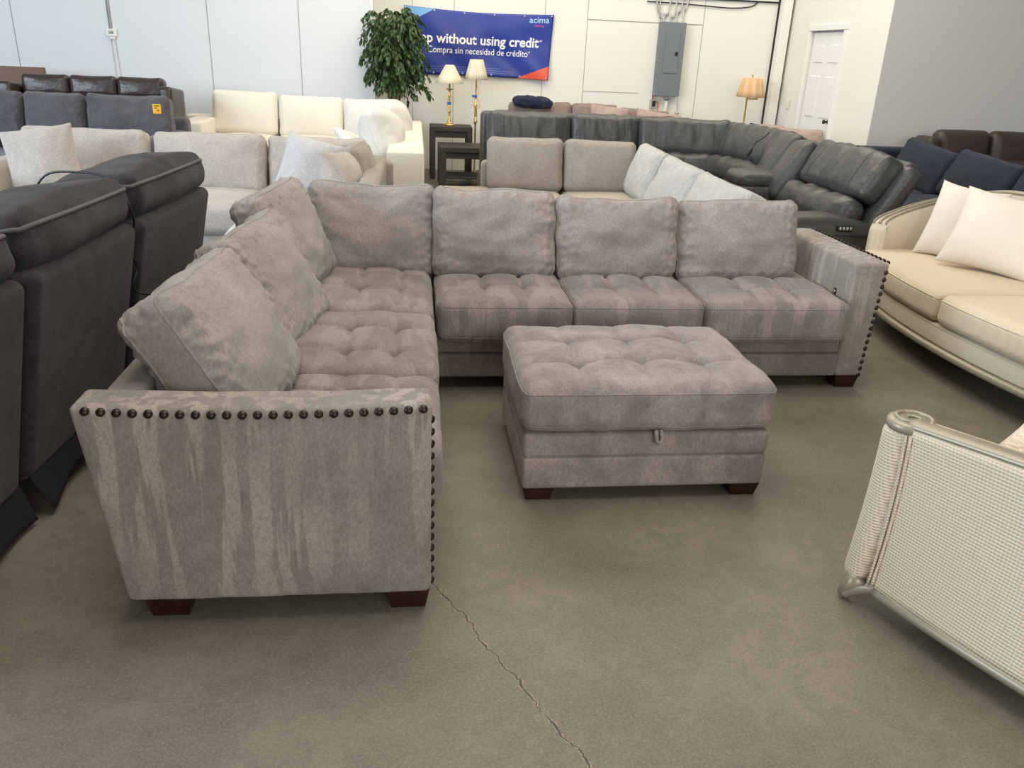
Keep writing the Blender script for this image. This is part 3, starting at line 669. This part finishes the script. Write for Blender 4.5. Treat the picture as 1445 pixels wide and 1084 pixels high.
# ------------------------------------------------------------------ right side: espresso leather, navy sectional
bR=thing('reclining_sofa','espresso brown leather sofa against the grey wall at the right edge','sofa',(6.6,9.0,0))
for i,x0 in enumerate((5.82,6.48,7.14)):
    bc((x0+.33,8.95,.80),(.65,.22,.42),(-9,0,0),110+i,'brownR',bR,amp=.005,seams=False,puff=.04,r=.09,pucker=.001)
    bc((x0+.33,8.80,.56),(.65,.22,.30),(-9,0,0),113+i,'brownR',bR,name='lumbar_cushion',amp=.005,seams=False,puff=.04,r=.07,pucker=.001)
    m=MB(); m.rbox((x0+.33,8.4,.36),(.65,.75,.22),.06,(4,5,2)); W(m,'seat_cushion','brownR',bR)
m=MB(); m.rbox((6.8,8.7,.18),(2.1,1.0,.3),.03); m.rbox((6.8,9.12,.48),(2.05,.2,.86),.05); W(m,'frame','brownR',bR)
for x in(5.71,7.9): m=MB(); m.rbox((x,8.9,.50),(.17,.35,.88),.06,(2,4,5)); m.rbox((x,8.5,.32),(.2,.9,.56),.07,(2,4,3)); W(m,'arm','brownR',bR)
nv=thing('sectional_sofa','navy blue woven sectional sofa at right, behind the cream sofa','sofa',(5.1,7.6,0))
bc((5.20,8.02,.68),(.86,.22,.46),(-22,6,-88),120,'navy',nv,amp=.006); bc((5.20,7.10,.67),(.92,.22,.46),(-24,4,-90),121,'navy',nv,amp=.006); bc((5.20,6.20,.66),(.86,.22,.46),(-24,3,-92),122,'navy',nv,amp=.006)
m=MB()
for (y0,y1) in((6.8,7.7),(5.75,6.8),(7.7,8.7)): m.soft(Soft((.95,y1-y0-.01,.2),.06,puff=(.02,.0,.02),n=(8,8,4)),(4.80,(y0+y1)/2,.38))
W(m,'seat_cushion','navy',nv)
m=MB(); m.rbox((4.85,7.2,.16),(.9,2.9,.24),.03); m.rbox((5.48,7.3,.42),(.16,3.2,.7),.05,(2,8,4)); m.rbox((4.6,8.82,.46),(1.7,.2,.72),.06,(6,2,4)); W(m,'frame','navy',nv)

# ------------------------------------------------------------------ cream sofa (right)
cr=thing('sofa','cream woven sofa with champagne wood trim and bow front at right','sofa',(3.5,4.2,0))
def bow(y): return .16*((y-4.0)/1.15)**2
def cush(x0,x1,y0,y1,z0,z1,nm,mat,puff=.02,n=(14,22,4),r=.05):
    def fn(out,u):
        y=out[:,1]+(y0+y1)/2; k=np.clip((1-u[:,0])/2,0,1); out[:,0]+=k*bow(y); return out
    b=Soft((x1-x0,y1-y0,z1-z0),r,puff=(.008,.0,puff),n=n,k=5,amp=.003,seed=130,fn=fn); c=np.array(((x0+x1)/2,(y0+y1)/2,(z0+z1)/2))
    m=MB().soft(b,c); o=W(m,nm,mat,cr)
    m=MB(); m.tube(b.seam(2,1,.4,26)+c,.004,6,closed=True); W(m,'piping',mat,o)
cush(2.87,3.75,4.06,5.20,.30,.47,'seat_cushion','cream_seat'); cush(2.87,3.75,2.9,4.05,.30,.47,'seat_cushion','cream_seat')
cush(2.90,3.95,2.85,5.22,.175,.295,'base','cream',.0,(4,30,2),.02)
def railpt(y,z,dx=0): return (2.885+bow(y)+dx,y,z+.04)
m=MB(); m.tube([railpt(y,.125) for y in np.linspace(2.8,5.22,30)],.022,8); W(m,'wood_rail','champ',cr)
# far arm : curved shell from the front post to the back
cr_arm=[(3.06,5.20,.60),(3.12,5.26,.655),(3.28,5.30,.715),(3.5,5.32,.775),(3.75,5.32,.82),(3.98,5.26,.86),(4.08,5.05,.875),(4.1,4.5,.88),(4.1,3.6,.88),(4.1,2.9,.88)]
SP=smooth_path(cr_arm,6)
def shell(u,v,off=0):
    i=u*(len(SP)-1); a=SP[int(i)]; b=SP[min(int(i)+1,len(SP)-1)]; p=a.lerp(b,i-int(i)); return p
m=MB(); nU=54; 
rows=[]
for k,(inn,zf) in enumerate(((0,.02),(0,.5),(0.0,.97),(.02,1.0),(.09,1.0),(.11,.96),(.11,.5),(.11,.02))):
    row=[]
    for i in range(nU+1):
        u=i/nU; p=shell(u,0); q=shell(min(u+.02,1),0); d=(q-p) if u<.98 else (p-shell(u-.02,0)); d.z=0; d.normalize(); nrm=Vector((d.y,-d.x,0))
        row.append((p.x+nrm.x*inn,p.y+nrm.y*inn,.14+(p.z-.14)*zf))
    rows+=row
w_=nU+1; m.add(rows,[(k*w_+i,k*w_+i+1,(k+1)*w_+i+1,(k+1)*w_+i) for k in range(7) for i in range(nU)]+[(0,w_,2*w_,3*w_,4*w_,5*w_,6*w_,7*w_),tuple(k*w_+nU for k in range(7,-1,-1))])
W(m,'back_and_arm','cream',cr)
m=MB()
for off,rad in((.012,.007),(.098,.007),(.055,.012)):
    P=[]
    for i in range(4,nU+1):
        u=i/nU; p=shell(u,0); q=shell(min(u+.02,1),0); d=(q-p) if u<.98 else (p-shell(u-.02,0)); d.z=0; d.normalize(); nrm=Vector((d.y,-d.x,0)); P.append((p.x+nrm.x*off,p.y+nrm.y*off,p.z+.004))
    m.tube(P,rad,8)
W(m,'top_rail','champ',cr)
for c in((3.3,5.05),(3.2,2.9),(3.98,5.12),(3.98,3.0)): 
    m=MB(); m.lathe([(.018,0),(.028,.06),(.035,.12)],(c[0],c[1],0),12); W(m,'leg','champ',cr)
pillow('throw_pillow','cream linen throw pillow in the corner of the cream sofa, rear of the two',(3.50,4.90,.70),(.42,.50,.19),(-20,5,-52),'cream_pil',15,group='pillows on the cream sofa',ear=.10)
pillow('throw_pillow','cream linen throw pillow on the cream sofa, front of the two with ruffled edge',(3.51,4.50,.71),(.60,.50,.21),(-26,5,-50),'cream_pil',16,group='pillows on the cream sofa',ear=.10)

# ------------------------------------------------------------------ cream settee, close, seen from its arm side
st=thing('settee','cream basket-weave settee in right foreground, arm side with scrolled champagne rail','sofa',(1.425,1.975,0),25.5)
# local x = along the seat (to the right), local y = towards its front (away from the camera); arm runs down -y
def sweep(y): # outward bulge (-x) and heights along the arm, y from 0 (front) to -.95
    t=-y
    return dict(xb=.055-.14*t*0+.10*t*t*0, zt=.655+.10*t*t+.03*t, zb=.075+.03*math.sin(min(1,t/.5)*PI)*0)
arm_rows=[]
ys=[.02]+[-.02*i for i in range(0,50)]
nz=26
def arm_pt(y,v,side):
    t=max(0,-y); zt=.655+.07*t; zb=.085+.02*math.sin(min(t/.9,1)*PI)
    z=zb+(zt-zb)*v
    flare=-.045*v**2
    x=-.045*math.sin(min(t/.9,1)*PI)*(1-v) + flare + (.115 if side else 0)
    return (x,y,z)
m=MB(); A=[]
V=[];F=[]
prof=[(0,v) for v in np.linspace(0,1,nz)]+[(1,v) for v in np.linspace(1,0,nz)]
for y in ys:
    for sd,v in prof: V.append(arm_pt(y,v,sd))
npf=len(prof)
for i in range(len(ys)-1):
    for k in range(npf): F.append((i*npf+k,i*npf+(k+1)%npf,(i+1)*npf+(k+1)%npf,(i+1)*npf+k))
F.append(tuple(range(npf))[::-1]); m.add(V,F); armS=m.build('arm','settee',st)
# rounded front pad of the arm
def pad(out,u):
    v=(out[:,2]+.29)/.58; out[:,0]+=-.045*v**2; out[:,1]+=.05*(1-v)**1.6+.02*np.sin(v*PI*2.2)*0; return out
b=Soft((.125,.085,.585),.038,puff=(.004,.012,0),n=(4,3,18),k=4,fn=pad)
m=MB().soft(b,(.052,.035,.365)); m.build('front_pad','settee',armS)
m=MB(); m.tube([(arm_pt(-.012,v,0)[0]-.003,-.008+.05*(1-v)**1.6*0.6,arm_pt(0,v,0)[2]) for v in np.linspace(.02,.97,24)],.0042,6)
m.tube([(arm_pt(-.012,v,0)[0]-.003,-.022+.05*(1-v)**1.6*0.6,arm_pt(0,v,0)[2]) for v in np.linspace(.02,.97,24)],.0042,6); m.build('piping','settee',armS)
# top rail with scroll
P=[Vector(arm_pt(-.02*i,1,0))+Vector((.035,0,.010)) for i in range(0,49)]
m=MB()
def ribbon(m,P,wid,th):
    V=[];F=[]
    for i,p in enumerate(P):
        t=(P[min(i+1,len(P)-1)]-P[max(i-1,0)]).normalized(); s_=Vector((t.y,-t.x,0)).normalized(); n_=s_.cross(t).normalized()
        if n_.z<0: n_=-n_
        ring=[(-1,-.6),(-1.05,0),(-.8,.7),(-.3,1),(.3,1),(.8,.7),(1.05,0),(1,-.6)]
        for a,c in ring: V.append(tuple(p+s_*a*wid+n_*c*th))
    k=8
    for i in range(len(P)-1):
        for j in range(k): F.append((i*k+j,i*k+(j+1)%k,(i+1)*k+(j+1)%k,(i+1)*k+j))
    F.append(tuple(range(k))[::-1]); F.append(tuple((len(P)-1)*k+j for j in range(k))); m.add(V,F)
ribbon(m,P,.032,.012)
c0=Vector(arm_pt(0,1,0))+Vector((.05,.018,.0))
m.lathe([(.062,-.014),(.066,-.002),(.062,.012),(.050,.016),(.0,.012)],tuple(c0),28)
sc=[c0+Vector((math.cos(t)*(.052-.0052*t),math.sin(t)*(.052-.0052*t),.017)) for t in np.linspace(-PI*.5,PI*2.4,46)]
m.tube(sc,[.0075-.00008*i for i in range(46)],7)
m.build('top_rail','champ',armS)
# bottom wood rail with its foot
P=[Vector(arm_pt(-.02*i,0,0))+Vector((.01,0,-.012+.0*i)) for i in range(0,49)]
m=MB(); m.tube(P,.019,8); m.tube(smooth_path([(.02,0,.075),(.01,.03,.07),(0.0,.065,.045),(-.005,.09,.02)],6),[.02]*7+[.021]*12,8); m.build('wood_rail','champ',armS)
m=MB(); m.rbox((-.012,-.43,.125),(.004,.085,.012),.001); m.build('label_strip','dark',armS)
m=MB(); m.rbox((.85,-.45,.20),(1.5,.9,.2),.02); m.rbox((.85,-.9,.42),(1.6,.14,.66),.05,(8,3,4)); m.rbox((1.62,-.45,.37),(.12,.95,.58),.04); m.build('frame','settee',st)
m=MB().soft(Soft((.72,.86,.15),.05,puff=(.005,.01,.02),n=(12,12,3)),(.50,-.42,.36)); m.build('seat_cushion','cream_seat',st)
m=MB().soft(Soft((.72,.86,.15),.05,puff=(.005,.01,.02),n=(12,12,3)),(1.23,-.42,.36)); m.build('seat_cushion','cream_seat',st)
for c in((0.0,.06),(1.6,-.05),(.05,-.9),(1.6,-.9)):
    m=MB(); m.tube([(c[0],c[1],.1),(c[0],c[1]+.02,.05),(c[0]-.005,c[1]+.035,.012)],[.03,.024,.02],10); m.build('leg','champ',st)
pillow('throw_pillow','cream throw pillow with ruffled trim on the foreground settee at right edge',(1.97,1.97,.51),(.46,.44,.16),(-38,-22,30),'settee',18,ear=.1)

# ------------------------------------------------------------------ tables and lamps
def table(name,label,cx,cy,wx,wy,h,leg_w=.07):
    t=thing(name,label,'table',(cx,cy,0))
    m=MB(); m.rbox((0,0,h-.03),(wx,wy,.06),.004); m.build('tabletop','tblw',t,smooth=False)
    for sx in(-1,1):
        for sy in(-1,1): m=MB(); m.rbox((sx*(wx/2-leg_w/2),sy*(wy/2-leg_w/2),(h-.06)/2),(leg_w,leg_w,h-.06),.004); m.build('leg','tblw',t,smooth=False)
    
    for sy in(-1,1): m=MB(); m.rbox((0,sy*(wy/2-leg_w/2),h-.1),(wx-2*leg_w,.03,.08),.003); m.build('apron','tblw',t,smooth=False)
    return t
table('end_table','dark charcoal wood end table under the brass table lamp',.46,11.45,.56,.50,.68)
ct=table('coffee_table','low dark charcoal wood coffee table in front of the end table',.64,10.75,.72,.62,.50,.09)
m=MB(); m.rbox((0,0,.12),(.56,.5,.03),.003); m.build('shelf','tblw',ct,smooth=False)
def lampshade(m,c,r0,r1,h,N=40,am=.015): m.lathe([(r0,0),(r0*.999+(r1-r0)*.33,h*.33),(r0+(r1-r0)*.66,h*.66),(r1,h)],c,N*4,False,False,wob=lambda th,v:am*math.sin(N*th))
tl=thing('table_lamp','brass candlestick table lamp with low pleated ivory shade on end table','lamp',(.44,11.42,.68))
m=MB(); m.lathe([(.075,0),(.08,.012),(.07,.025),(.035,.035),(.022,.05),(.030,.065),(.016,.085),(.013,.16),(.024,.18),(.014,.2),(.012,.36),(.024,.385),(.013,.41),(.011,.44),(.05,.462),(.052,.468),(.012,.47),(.009,.56)],(0,0,0),20); m.build('base','brass',tl)
m=MB(); lampshade(m,(0,0,.535),.185,.055,.225,38); m.build('lamp_shade','shadeW',tl,thick=.003)
m=MB(); m.tube(smooth_path([(.0,-.02,.40),(.03,-.02,.36),(.04,-.02,.31),(.0,-.025,.29),(-.03,-.02,.25),(-.04,-.02,.2),(-.02,-.02,.17)]),.004,5); m.tube(smooth_path([(-.02,-.02,.36),(-.035,-.02,.3),(-.02,-.02,.24),(.02,-.02,.2)]),.004,5); m.build('cord','brass',tl)
m=MB(); m.rbox((-.005,-.02,.285),(.05,.03,.035),.004); m.build('tape','blue',tl,label='blue tape')
fl=thing('floor_lamp','tall brass floor lamp with ivory shade standing beside the end table','lamp',(.80,11.55,0))
m=MB(); m.lathe([(.12,0),(.125,.012),(.10,.022),(.03,.03),(.018,.05),(.011,.07),(.011,.70),(.024,.71),(.024,.76),(.013,.77),(.019,.80),(.019,.93),(.026,.945),(.010,.96),(.010,1.32)],(0,0,0),20); m.build('pole','brass',fl)
m=MB(); lampshade(m,(0,0,1.27),.155,.085,.25,36,.01); m.build('lamp_shade','shadeW',fl,thick=.003)
m=MB(); m.tube(smooth_path([(.0,-.02,1.2),(.03,-.02,1.16),(.035,-.02,1.1),(.0,-.02,1.06),(-.035,-.02,1.0),(-.03,-.02,.93),(.03,-.02,.9),(.05,-.02,.95),(.02,-.02,1.04),(-.01,-.02,1.1)]),.004,5); m.build('cord','brass',fl)
m=MB(); m.rbox((-.02,-.02,1.06),(.07,.02,.03),.004); m.build('tape','blue',fl,label='blue tape')
sl=thing('floor_lamp','brass swing-arm floor lamp with tan pleated shade near right corner','lamp',(4.68,11.78,-.0))
m=MB(); m.lathe([(.13,0),(.135,.012),(.03,.03),(.012,.06),(.012,1.12),(.018,1.13),(.018,1.17),(.006,1.19)],(0,0,0),18); m.build('pole','brass',sl)
m=MB(); m.tube([(0,0,1.15),(.15,-.02,1.15),(.15,-.02,1.17),(.02,-.05,1.18)],.010,8); m.tube([(.02,-.05,1.14),(.02,-.05,1.45)],.007,8); m.lathe([(.01,0),(.014,.02),(.004,.035)],(.02,-.05,1.45),10); m.build('swing_arm','brass',sl)
m=MB(); lampshade(m,(.02,-.05,1.175),.195,.135,.25,11,.022); m.build('lamp_shade','shadeT',sl,thick=.003)

# ------------------------------------------------------------------ ficus
fc=thing('ficus_tree','artificial ficus tree with dense dark green leaves beside the banner','plant',(-.27,11.35,0))
random.seed(4)
m=MB(); m.lathe([(.13,0),(.16,.1),(.19,.34),(.2,.36),(.18,.36),(.17,.33)],(0,0,0),24); m.build('pot','pot',fc)
m=MB()
for k in range(4):
    a=k*PI/2+.4; m.tube(smooth_path([(.03*math.cos(a),.03*math.sin(a),.3),(.03*math.cos(a+2),.03*math.sin(a+2),.8),(.05*math.cos(a+3),.05*math.sin(a+3),1.2),(.14*math.cos(a),.1*math.sin(a),1.7)]),[.02-.0006*i for i in range(19)],7)
m.build('trunk','bark',fc)
LV=[];LF=[]; br_=MB()
def leaf(p,d,L,wd):
    d=d.normalized(); s=d.cross(Vector((random.uniform(-.6,.6),random.uniform(-.6,.6),1))).normalized(); n=s.cross(d)
    b=len(LV)
    for (t,w_,q) in((0,0,0),(.3,.5,.06),(.3,-.5,.06),(.65,.42,.02),(.65,-.42,.02),(1,0,-.12),(.3,0,0),(.65,0,-.04)):
        LV.append(tuple(p+d*L*t+s*wd*w_+n*L*q))
    LF.extend([(b,b+1,b+6),(b,b+6,b+2),(b+1,b+3,b+7,b+6),(b+6,b+7,b+4,b+2),(b+3,b+5,b+7),(b+7,b+5,b+4)])
for k in range(215):
    z0=random.uniform(1.02,1.90); a=random.uniform(0,2*PI)
    rad=(.19+.13*math.sin((z0-.95)/1.15*PI)**.8)*random.uniform(.4,1.1)
    if z0<1.15: rad*=.8
    P0=Vector((.05*math.cos(a),.05*math.sin(a),z0-.1)); P1=Vector((rad*math.cos(a),rad*.8*math.sin(a),z0+random.uniform(.08,.25))); P2=P1+Vector((.10*math.cos(a),.08*math.sin(a),-random.uniform(.08,.24)))
    P=smooth_path([P0,P0.lerp(P1,.5)+Vector((0,0,.05)),P1,P2],5); br_.tube(P,.0028,4)
    for i in range(5,len(P),1):
        for q in range(2):
            d=Vector((math.cos(a)*.5+random.uniform(-.7,.7),math.sin(a)*.5+random.uniform(-.7,.7),-random.uniform(.4,1.3)))
            leaf(P[i],d,random.uniform(.06,.09),random.uniform(.028,.038))
for (dx,z0,L) in((-.34,1.52,.1),(-.30,1.30,.08),(.33,1.72,.1),(.26,1.5,.08),(.05,1.92,.12),(-.1,1.9,.1),(.25,1.84,.1),(-.3,1.62,.1),(.36,1.12,.02)):
    P=smooth_path([(dx*.3,0,z0-.1),(dx*.8,-.02,z0+.06),(dx*1.1,-.03,z0+.03),(dx*1.3,-.03,z0-.08)],6); br_.tube(P,.003,4)
    for i in range(5,len(P)):
        for q in range(3): leaf(Vector(P[i]),Vector((random.uniform(-.7,.7),random.uniform(-.7,.7),-random.uniform(.2,1.3))),.08,.034)
br_.build('branches','bark',fc)
mm2=MB(); mm2.add(LV,LF); mm2.build('foliage','leaf',fc,smooth=False)

# ------------------------------------------------------------------ banner
bn=thing('wall_banner','blue vinyl banner about shopping without credit, hung on the back wall','banner',(.87,12.16,0))
BX0,BX1=-1.03,1.03
def bt(u): # top edge height : sags between its tie points at the ends
    return 2.15-.05*(math.sin(PI*u))**.8*0.6+.0*u
def bpt(u,v,off=0): # u 0..1 left-right, v 0..1 bottom-top
    zt=2.16-.035*math.sin(PI*min(1,u*1.0))-.03*u; zb=1.285-.01*u+.02*math.sin(PI*u)
    x=BX0+(BX1-BX0)*u-.045*(1-v)*u
    wv=.012*math.sin(u*11+v*3)+.010*math.sin(u*5-v*6)+.010*math.sin(v*9+u*17)*(1-v)
    return (x,wv-off,zb+(zt-zb)*v)
m=MB().grid(lambda u,v:bpt(u,v),70,30); m.build('banner_sheet','banner',bn,thick=.003)
def bpoly(pts,mat,name,off=.004,n=14):
    # subdivided triangle/quads in uv
    m=MB()
    if len(pts)==3:
        a,b,c=pts; V=[];F=[];id={}
        for i in range(n+1):
            for j in range(n+1-i):
                id[(i,j)]=len(V); u=a[0]+(b[0]-a[0])*i/n+(c[0]-a[0])*j/n; v=a[1]+(b[1]-a[1])*i/n+(c[1]-a[1])*j/n; V.append(bpt(u,v,off))
        for i in range(n):
            for j in range(n-i):
                F.append((id[(i,j)],id[(i+1,j)],id[(i,j+1)]))
                if j<n-i-1: F.append((id[(i+1,j)],id[(i+1,j+1)],id[(i,j+1)]))
        m.add(V,F)
    else:
        (u0,v0),(u1,v1)=pts; m.grid(lambda s,t:bpt(u0+(u1-u0)*s,v0+(v1-v0)*t,off),n,2)
    return m.build(name,mat,bn)
bpoly([(.003,.995),(.20,.995),(.003,.72)],'b_sky','blue_corner'); bpoly([(.995,.005),(.78,.005),(.995,.22)],'b_red','red_corner')
def btext(s,u,v,h,mat,name,bold=0,wscale=1,align='LEFT',slope=0,sub=True):
    c=bpy.data.curves.new('t','FONT'); c.body=s; c.size=1; c.offset=bold; c.align_x=align; c.fill_mode='FRONT'; c.resolution_u=3
    o=bpy.data.objects.new('t',c); COL.objects.link(o); dg=bpy.context.evaluated_depsgraph_get(); dg.update(); me=bpy.data.meshes.new_from_object(o.evaluated_get(dg)); bpy.data.objects.remove(o)
    for vt in me.vertices:
        uu=u+vt.co.x*h*wscale/2.06; vv=v+vt.co.y*h/.87; p=bpt(uu,vv,.007); vt.co=p
    me.name=name; q=bpy.data.objects.new(name,me); COL.objects.link(q); q.parent=bn; me.materials.append(M[mat]); return q
def textw(s,bold=0):
    c=bpy.data.curves.new('t','FONT'); c.body=s; c.size=1; c.offset=bold
    o=bpy.data.objects.new('t',c); COL.objects.link(o); bpy.context.view_layer.update(); wd=o.dimensions.x; bpy.data.objects.remove(o); return wd
def fit(s,u0,u1,v,h,mat,name,bold=0):
    wd=textw(s,bold); btext(s,u0,v,h,mat,name,bold,wscale=(u1-u0)*2.06/(wd*h))
fit('*',.915,.935,.56,.07,'b_white','asterisk')
fit('Shop without using credit',.02,.912,.50,.185,'b_white','lettering',.022)
fit('*',.842,.858,.39,.05,'b_white','asterisk')
fit('Compra sin necesidad de crédito',.155,.84,.345,.125,'b_white','lettering',.002)
fit('acima',.835,.97,.875,.115,'b_cyan','lettering',.008); fit('Leasing',.87,.935,.815,.055,'b_pink','lettering')
for v in(.055,.09,.125): bpoly([(.10,v),(.76 if v<.12 else .66,v+.012)],'b_line','fine_print',n=40)
m=MB()
for u in(.01,.2,.4,.6,.8,.985):
    for v in(.975,.03):
        p=bpt(u,v,.004); m.lathe([(.012,0),(.012,.004),(.006,.004)],(0,0,0),10); q=m.V[-1]; q[:]=np.stack([q[:,0]+p[0],-q[:,2]+p[1],q[:,1]+p[2]],1)
m.build('grommets','steel',bn)

# ------------------------------------------------------------------ electrical panel, conduits, thermostat
ep=thing('electrical_panel','tall grey metal electrical breaker panel on the back wall','electrical panel',(3.59,12.14,1.6))
m=MB(); m.rbox((0,0,.02),(.37,.11,.98),.006); m.build('box','panelg',ep,smooth=False)
m=MB(); m.rbox((.01,-.060,.12),(.21,.012,.56),.004); d=m.build('panel_door','panelg',ep,smooth=False)
m=MB(); m.rbox((.075,-.070,.10),(.04,.012,.05),.003); m.build('latch','black',d)
m=MB()
for (x,z) in((-.165,0),(.165,0),(-.08,.3),(-.08,-.1)): m.lathe([(.008,0),(.006,.005)],(0,0,0),8); q=m.V[-1]; q[:]=np.stack([q[:,0]+x,-q[:,2]-.056,q[:,1]+z],1)
m.build('screws','steel',ep)
cw=thing('conduit_pipes','bundle of thin metal conduits rising from the grey breaker panel','conduit',(3.59,12.17,2.1))
for i,P in enumerate(([(-.14,0,.0),(-.14,0,.08),(-.2,0,.2),(-.24,0,1.9)],[(-.12,0,0),(-.12,0,.12),(-.06,0,.25),(-.05,0,1.9)],[(-.03,0,0),(-.03,0,.1),(.03,0,.22),(.06,0,1.9)],[(.06,0,0),(.06,0,.16),(.12,0,.28),(.32,0,1.9)],[(.15,0,0),(.15,0,.2),(.2,0,.3),(.55,0,1.9)],[(-.16,0,.0),(-.17,0,.12),(-.26,0,.3),(-.5,0,1.9)])):
    m=MB(); m.tube(smooth_path(P),.011,7); m.build('conduit','steel',cw)
cn=thing('conduit_elbow','white bent conduit below the grey breaker panel','conduit',(3.62,12.16,1.1))
m=MB(); m.tube(smooth_path([(0,0,.01),(0,0,-.1),(-.02,0,-.22),(-.09,0,-.36),(-.2,0,-.5),(-.25,0,-.7)]),.028,10); m.build('pipe','offwhite',cn)
m=MB(); m.lathe([(.036,0),(.036,.02),(.042,.02),(.042,.035)],(0,0,-.03),12); m.lathe([(.034,0),(.034,.02)],(-.015,0,-.2),12); m.build('coupling','steel',cn)
m=MB(); m.tube(smooth_path([(.17,0,0),(.17,0,-.1),(.18,0,-.16),(.175,-.01,-.2)]),.007,6); m.lathe([(.03,-.01),(.03,.01),(.015,.02)],(.175,-.01,-.2),10); m.build('ground_wire','steel',cn)
ob=thing('outlet_box','small metal outlet box with red wire under the breaker panel','outlet',(3.43,12.17,1.02))
m=MB(); m.rbox((0,0,0),(.10,.06,.12),.005); m.build('box','steel',ob,smooth=False); m=MB(); m.rbox((.0,-.033,0),(.05,.006,.08),.003); m.build('socket','dark',ob)
m=MB(); m.tube(smooth_path([(.03,-.035,.03),(.06,-.04,-.0),(.07,-.03,-.15),(.09,-.02,-.3)]),.006,6); m.tube([(-.02,0,.06),(-.02,0,.1),(-.02,-.0,.12)],.008,6); m.build('wire','red',ob)
wire=MB(); wire.tube(smooth_path([(3.2,12.18,2.36),(3.8,12.18,2.35),(4.4,12.18,2.33),(4.7,12.18,2.36),(4.8,12.18,2.42)]),.008,6); tag(wire.build('wall_cable','dark'),'thin dark cable running along the top of the back wall','cable')
th=thing('thermostat','small white thermostat with green display on the left wall','thermostat',(-3.80,11.585,1.64))
m=MB(); m.rbox((0,0,.01),(.125,.03,.085),.006); m.build('body','offwhite',th,smooth=False)
m=MB(); m.rbox((-.005,-.0165,.015),(.06,.003,.035),.001); m.build('display','lcd',th); m=MB(); m.rbox((.01,-.004,-.05),(.065,.02,.03),.003); m.build('bracket','offwhite',th)
m=MB(); m.tube([(-.02,.005,.05),(-.03,.005,1.6)],.006,6); m.tube([(.005,.005,.05),(.0,.005,1.6)],.005,6); m.tube([(-.02,.005,-.05),(.0,.005,-1.3)],.003,5); m.tube([(.03,.005,-.05),(.06,.005,-1.3)],.003,5); m.build('wire','steel',th)

ls=thing('light_switch','small white light switch on the right wall left of the door','switch',(5.285,11.75,1.1))
m=MB(); m.rbox((0,0,0),(.012,.075,.12),.003); m.build('plate','offwhite',ls,smooth=False); m=MB(); m.rbox((-.01,0,0),(.012,.014,.03),.002); m.build('toggle','offwhite',ls,smooth=False)

for o in mg.children:
    if o.name.startswith('back_cushion') and o.data.materials[0].name=='pale_grey_chenille': o['label']='pale grey chenille cushion on the right run'
